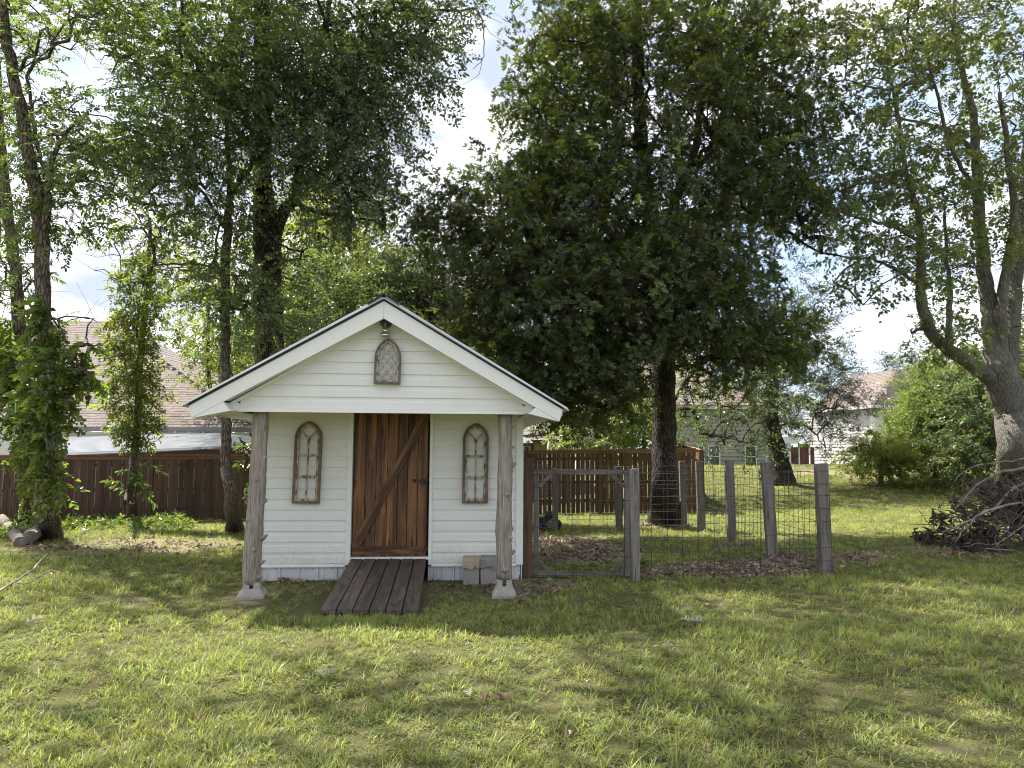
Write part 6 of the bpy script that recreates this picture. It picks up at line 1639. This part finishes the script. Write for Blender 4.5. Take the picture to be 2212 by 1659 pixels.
for k in range(3):
    mb = MB(); 
    for q in range(7):
        a = g_.uniform(0, 6.28); add_leaf(mb, 'oak' if q % 2 else 'elm', g_.normal(size=3) * .06, (math.cos(a), math.sin(a), -.5 + g_.normal() * .4), (g_.normal() * .6, g_.normal() * .6, 1), g_.uniform(.08, .14), fold=.9, curl=.7)
    deadleaf.append(mb.mesh('dead_leaves', lbm))
n = 300
x = g_.uniform(-1.2, 3.8, n); y = g_.uniform(-.35, 1.6, n); z = g_.random(n) ** .8 * pile_h(x) * (1 - .25 * np.abs(y - .6))
scatter('dead_leaves', np.stack([x, y, z + .03], 1), g_.uniform(0, 6.28, (n, 3)), g_.uniform(.7, 1.3, n), 'dead_leaf_clump', deadleaf, brush)

# ================================================================== grass
gm = leafmat('grass_blade', (0.255, 0.285, 0.085), (0.48, 0.55, 0.10), .55, 1.3, trans=.42, gloss=.03, grough=.5, warm=.10)
gdry = leafmat('dry_grass_blade', (0.33, 0.28, 0.17), (0.25, 0.21, 0.1), .7, 1.3, trans=.3, gloss=.05)
clv = leafmat('ground_cover_leaf', (0.19, 0.215, 0.075), (0.34, 0.39, 0.08), .6, 1.25, trans=.4, gloss=.015, grough=.6)
def tuft(seed, n, h, rad, w, lean, mats=(gm,), dry=.0, seg=3):
    g_ = np.random.default_rng(seed); mb = MB(); mi = []
    for k in range(n):
        a = g_.uniform(0, 6.28); r = rad * math.sqrt(g_.random()); p = np.array([r * math.cos(a), r * math.sin(a), -.008])
        b = g_.uniform(0, 6.28); dirn = np.array([math.cos(b), math.sin(b), 0]); sd_ = np.array([-dirn[1], dirn[0], 0])
        H = h * g_.uniform(.45, 1.25); ln = H * lean * g_.uniform(.2, 1.6); ww = w * g_.uniform(.6, 1.2)
        vs = []
        for s_ in range(seg + 1):
            t_ = s_ / seg; c_ = p + dirn * ln * t_ ** 1.7 + np.array([0, 0, H * (t_ - .25 * lean * t_ * t_)])
            wd = ww * (1 - t_ ** 2 * .98) * (.7 + .6 * min(t_ * 3, 1)) / 2
            vs += [c_ - sd_ * wd, c_ + sd_ * wd] if s_ < seg else [c_]
        fs = [(2 * i, 2 * i + 1, 2 * i + 3, 2 * i + 2) for i in range(seg - 1)] + [(2 * seg - 2, 2 * seg - 1, 2 * seg)]
        mb.add(vs, fs); mi += [1 if g_.random() < dry else 0] * len(fs)
    me_ = mb.mesh('grass_tuft')
    for m_ in mats: me_.materials.append(m_)
    if len(mats) > 1: me_.polygons.foreach_set('material_index', mi)
    me_.polygons.foreach_set('use_smooth', [True] * len(me_.polygons))
    return me_
tufts = [tuft(k, 13, .070, .045, .0052, .85, (gm, gdry), .05) for k in range(4)] + [tuft(10 + k, 11, .105, .04, .0056, .85, (gm, gdry), .02, 4) for k in range(3)] + [tuft(20 + k, 10, .05, .04, .004, 1.2, (gm, gdry), .38) for k in range(2)]
def covers(seed):
    g_ = np.random.default_rng(seed); mb = MB()
    for k in range(12):
        a = g_.uniform(0, 6.28); r = .05 * math.sqrt(g_.random()); p = (r * math.cos(a), r * math.sin(a), g_.uniform(.01, .035)); b = g_.uniform(0, 6.28)
        add_leaf(mb, 'elm', p, (math.cos(b), math.sin(b), .3 * g_.normal()), (.3 * g_.normal(), .3 * g_.normal(), 1), g_.uniform(.018, .032), fold=.2, curl=.2)
    return mb.mesh('ground_cover', clv)
cov = [covers(k) for k in range(3)]
allg = tufts + cov            # indices 0-3 short, 4-6 long, 7-8 dry, 9-11 cover
def vnoise(X, Y, s, seed):
    g_ = np.random.default_rng(seed); T = g_.random((64, 64)); x = X / s; y = Y / s
    x0 = np.floor(x).astype(int); y0 = np.floor(y).astype(int); fx_ = x - x0; fy_ = y - y0
    fx_ = fx_ * fx_ * (3 - 2 * fx_); fy_ = fy_ * fy_ * (3 - 2 * fy_)
    t_ = lambda i, j: T[i % 64, j % 64]
    return (t_(x0, y0) * (1 - fx_) + t_(x0 + 1, y0) * fx_) * (1 - fy_) + (t_(x0, y0 + 1) * (1 - fx_) + t_(x0 + 1, y0 + 1) * fx_) * fy_
PX = []; PS = []; PK = []
for (y0, y1, dens, sc) in ((2.6, 5, 620, .95), (5, 7.5, 470, 1.0), (7.5, 11, 300, 1.1), (11, 16, 170, 1.25), (16, 23, 130, 1.35), (23, 37, 80, 1.5)):
    x0, x1 = -.74 * y1 - 1.0, .74 * y1 + 1.0
    n = int((x1 - x0) * (y1 - y0) * dens)
    X = rng.uniform(x0, x1, n); Y = rng.uniform(y0, y1, n)
    k = np.abs(X) < .74 * Y + 1.0; X, Y = X[k], Y[k]
    if y0 >= 23: k = (X > 4.5); X, Y = X[k], Y[k]
    Z = tz(X, Y)
    # nothing grows inside the shed, ramp, piers, blocks or beyond the fences
    L = np.stack([X - SO[0], Y - SO[1]], 1); lx = L @ EX[:2]; ly = L @ EY[:2]
    k = ~((np.abs(lx - XC) < 1.72) & (ly > 1.10) & (ly < 4.1))
    k &= ~((lx > -.56 - .36 * (WY - ly) / 2.0 ) & (lx < .43) & (ly > -.86) & (ly < 1.2))
    k &= ~((np.hypot(lx + 1.445, ly - .14) < .15) | (np.hypot(lx - 1.3, ly - .14) < .14))
    k &= ~((lx > .66) & (lx < 1.18) & (ly > .82) & (ly < 1.2))
    k &= ~((Y > np.interp(X, [fa[0], fb[0]], [fa[1], fb[1]]) - .05) & (X < fb[0] + 1)) & ~((Y > 21.9) & (X > -7) & (X < fd[0] + .2))
    bare = bare_at(X, Y, Z); v1 = vnoise(X, Y, .55, 1); v2 = vnoise(X, Y, 1.7, 2); v3 = vnoise(X, Y, .22, 3)
    porch = np.clip(1.4 - ((lx + .1) / 2.3) ** 2 - ((ly - .1) / 1.15) ** 2, 0, 1)
    pk = (1 - .93 * np.clip(bare * 1.25 + (v1 - .5) * .6 * (bare > .1), 0, 1)) * (.62 + .55 * v3) 
    pk *= 1 - .42 * sm(.30, .12, v2 * v1 + .12 * v3)          # thin worn spots
    k &= rng.random(len(X)) < pk
    X, Y, Z, bare, v1, v2, v3, porch = [q[k] for q in (X, Y, Z, bare, v1, v2, v3, porch)]
    r_ = rng.random(len(X)); kind = np.zeros(len(X), int) + rng.integers(0, 4, len(X))
    longp = np.clip((v1 * .6 + v2 * .6 - .40) * 1.3, .10, .75) * (1 - bare) * (1 - porch)
    dryp = np.clip(.05 + (1 - v2) * .30 - .15 * v1, 0, .5)
    covp = .08 + np.clip((v2 - .40) * 1.6 * (v1 > .35), 0, .65) + .5 * porch + .45 * bare
    kind = np.where(r_ < longp, 4 + rng.integers(0, 3, len(X)), kind)
    r2 = rng.random(len(X)); kind = np.where((r_ >= longp) & (r2 < dryp), 7 + rng.integers(0, 2, len(X)), kind)
    r3 = rng.random(len(X)); kind = np.where((r_ >= longp) & (r2 >= dryp) & (r3 < covp), 9 + rng.integers(0, 3, len(X)), kind)
    s_ = sc * rng.uniform(.7, 1.25, len(X)) * (.64 + .46 * v1) * (1 - .35 * porch) * (1 - .3 * bare)
    PX.append(np.stack([X, Y, Z], 1)); PS.append(s_); PK.append(kind)
PX = np.concatenate(PX); PS = np.concatenate(PS); PK = np.concatenate(PK)
rot = np.stack([rng.normal(size=len(PX)) * .12, rng.normal(size=len(PX)) * .12, rng.uniform(0, 6.28, len(PX))], 1)
print('grass tufts', len(PX))
# Join Geometry keeps the order in which the links were made
scatter('grass', PX, rot, PS, 'grass_mix', allg, None, pick=PK)
# leaf litter
lit_mesh = []
litm = leafmat('litter_leaf', (0.20, 0.14, 0.10), (0.12, 0.08, 0.05), .5, 1.5, trans=.15, gloss=.06)
litp = leafmat('pale_litter_leaf', (0.42, 0.33, 0.25), (0.2, 0.14, 0.09), .6, 1.3, trans=.15, gloss=.06)
for k in range(4):
    mb = MB(); g_ = np.random.default_rng(60 + k)
    for q in range(3):
        a = g_.uniform(0, 6.28); add_leaf(mb, 'oak' if k % 2 else 'elm', (g_.normal() * .05, g_.normal() * .05, .012 + .012 * q), (math.cos(a), math.sin(a), .25 * g_.normal()), (.4 * g_.normal(), .4 * g_.normal(), 1), g_.uniform(.06, .11), fold=.8, curl=.6)
    lit_mesh.append(mb.mesh('litter', litm if k < 3 else litp))
LP = []
for (cx, cy, rx, ry, n) in ((1620, 1232, 190, 20, 620), (1700, 1215, 70, 28, 240), (1430, 1240, 80, 12, 120), (1260, 1195, 120, 26, 330), (1200, 1170, 80, 12, 200), (330, 1180, 210, 24, 150), (150, 1190, 160, 14, 110), (1860, 1205, 90, 14, 70), (1010, 1262, 170, 18, 70), (640, 1255, 110, 14, 45), (1150, 1280, 90, 16, 30), (1100, 1400, 1000, 200, 26), (1585, 1182, 40, 8, 60), (2130, 1195, 130, 14, 160), (1435, 1135, 80, 8, 100)):
    for _ in range(n):
        q = rng.normal(size=2) * .5
        x_, y_ = cx + q[0] * rx, cy + q[1] * ry
        if y_ < 1010: continue
        LP.append(gnd(x_, y_))
LP = np.array(LP)
L = LP[:, :2] - SO[:2]; lx = L @ EX[:2]; ly = L @ EY[:2]
LP = LP[~((np.abs(lx - XC) < 1.70) & (ly > 1.12) & (ly < 4.1)) & ~((lx > -.95) & (lx < .43) & (ly > -.86) & (ly < 1.2)) & ~((np.hypot(lx + 1.445, ly - .14) < .17) | (np.hypot(lx - 1.3, ly - .14) < .16)) & ~((lx > .64) & (lx < 1.2) & (ly > .8) & (ly < 1.2))]
scatter('leaf_litter', LP, np.stack([rng.normal(size=len(LP)) * .2, rng.normal(size=len(LP)) * .2, rng.uniform(0, 6.28, len(LP))], 1), rng.uniform(.45, 1.0, len(LP)), 'litter_mix', lit_mesh)
# bright weeds along the foot of the left fence and saplings in the pen
wp_ = []
for _ in range(420):
    x_ = rng.uniform(130, 400); y_ = 1127 + abs(rng.normal()) * 9 + (x_ < 180) * 6
    wp_.append(gnd(x_, y_))
for _ in range(260): wp_.append(gnd(rng.uniform(-20, 110), rng.uniform(1132, 1168)))
wp_ = np.array(wp_)
scatter('weeds', wp_, np.stack([rng.normal(size=len(wp_)) * .3, -rng.uniform(.5, 1.3, len(wp_)), rng.uniform(0, 6.28, len(wp_))], 1), rng.uniform(.18, .34, len(wp_)), 'sprig_weed', SP['sprig'])
for px, py, s_, lbl in ((1390, 1232, .30, 'bright sapling seedling at the foot of the gate post'), (1558, 1196 + 30, .28, 'bright yellow-green sapling in the front middle of the pen'), (1690, 1205, .20, 'small sapling near the right front corner of the pen'), (1235, 1240, .18, 'tiny sapling just inside the gate')):
    b = gnd(px, py); root = thing('sapling', lbl, 'seedling', b, 0)
    MB().tube([(0, 0, -.02), (.005, 0, .07), (.0, .01, .13)], .003, 5).put('stem', M['plastic_green'] if False else M['bark_slim'], root)
    mb = MB(); g_ = np.random.default_rng(int(px))
    for k in range(7):
        a = k * 2.4; add_leaf(mb, 'vine' if k % 2 else 'elm', (0, 0, .07 + .01 * k), (math.cos(a), math.sin(a), .15), (0, 0, 1), s_ * .42 * g_.uniform(.7, 1.1), fold=.25, curl=.3)
    mb.put('leaves', SP['sprig'][0].materials[0], root)
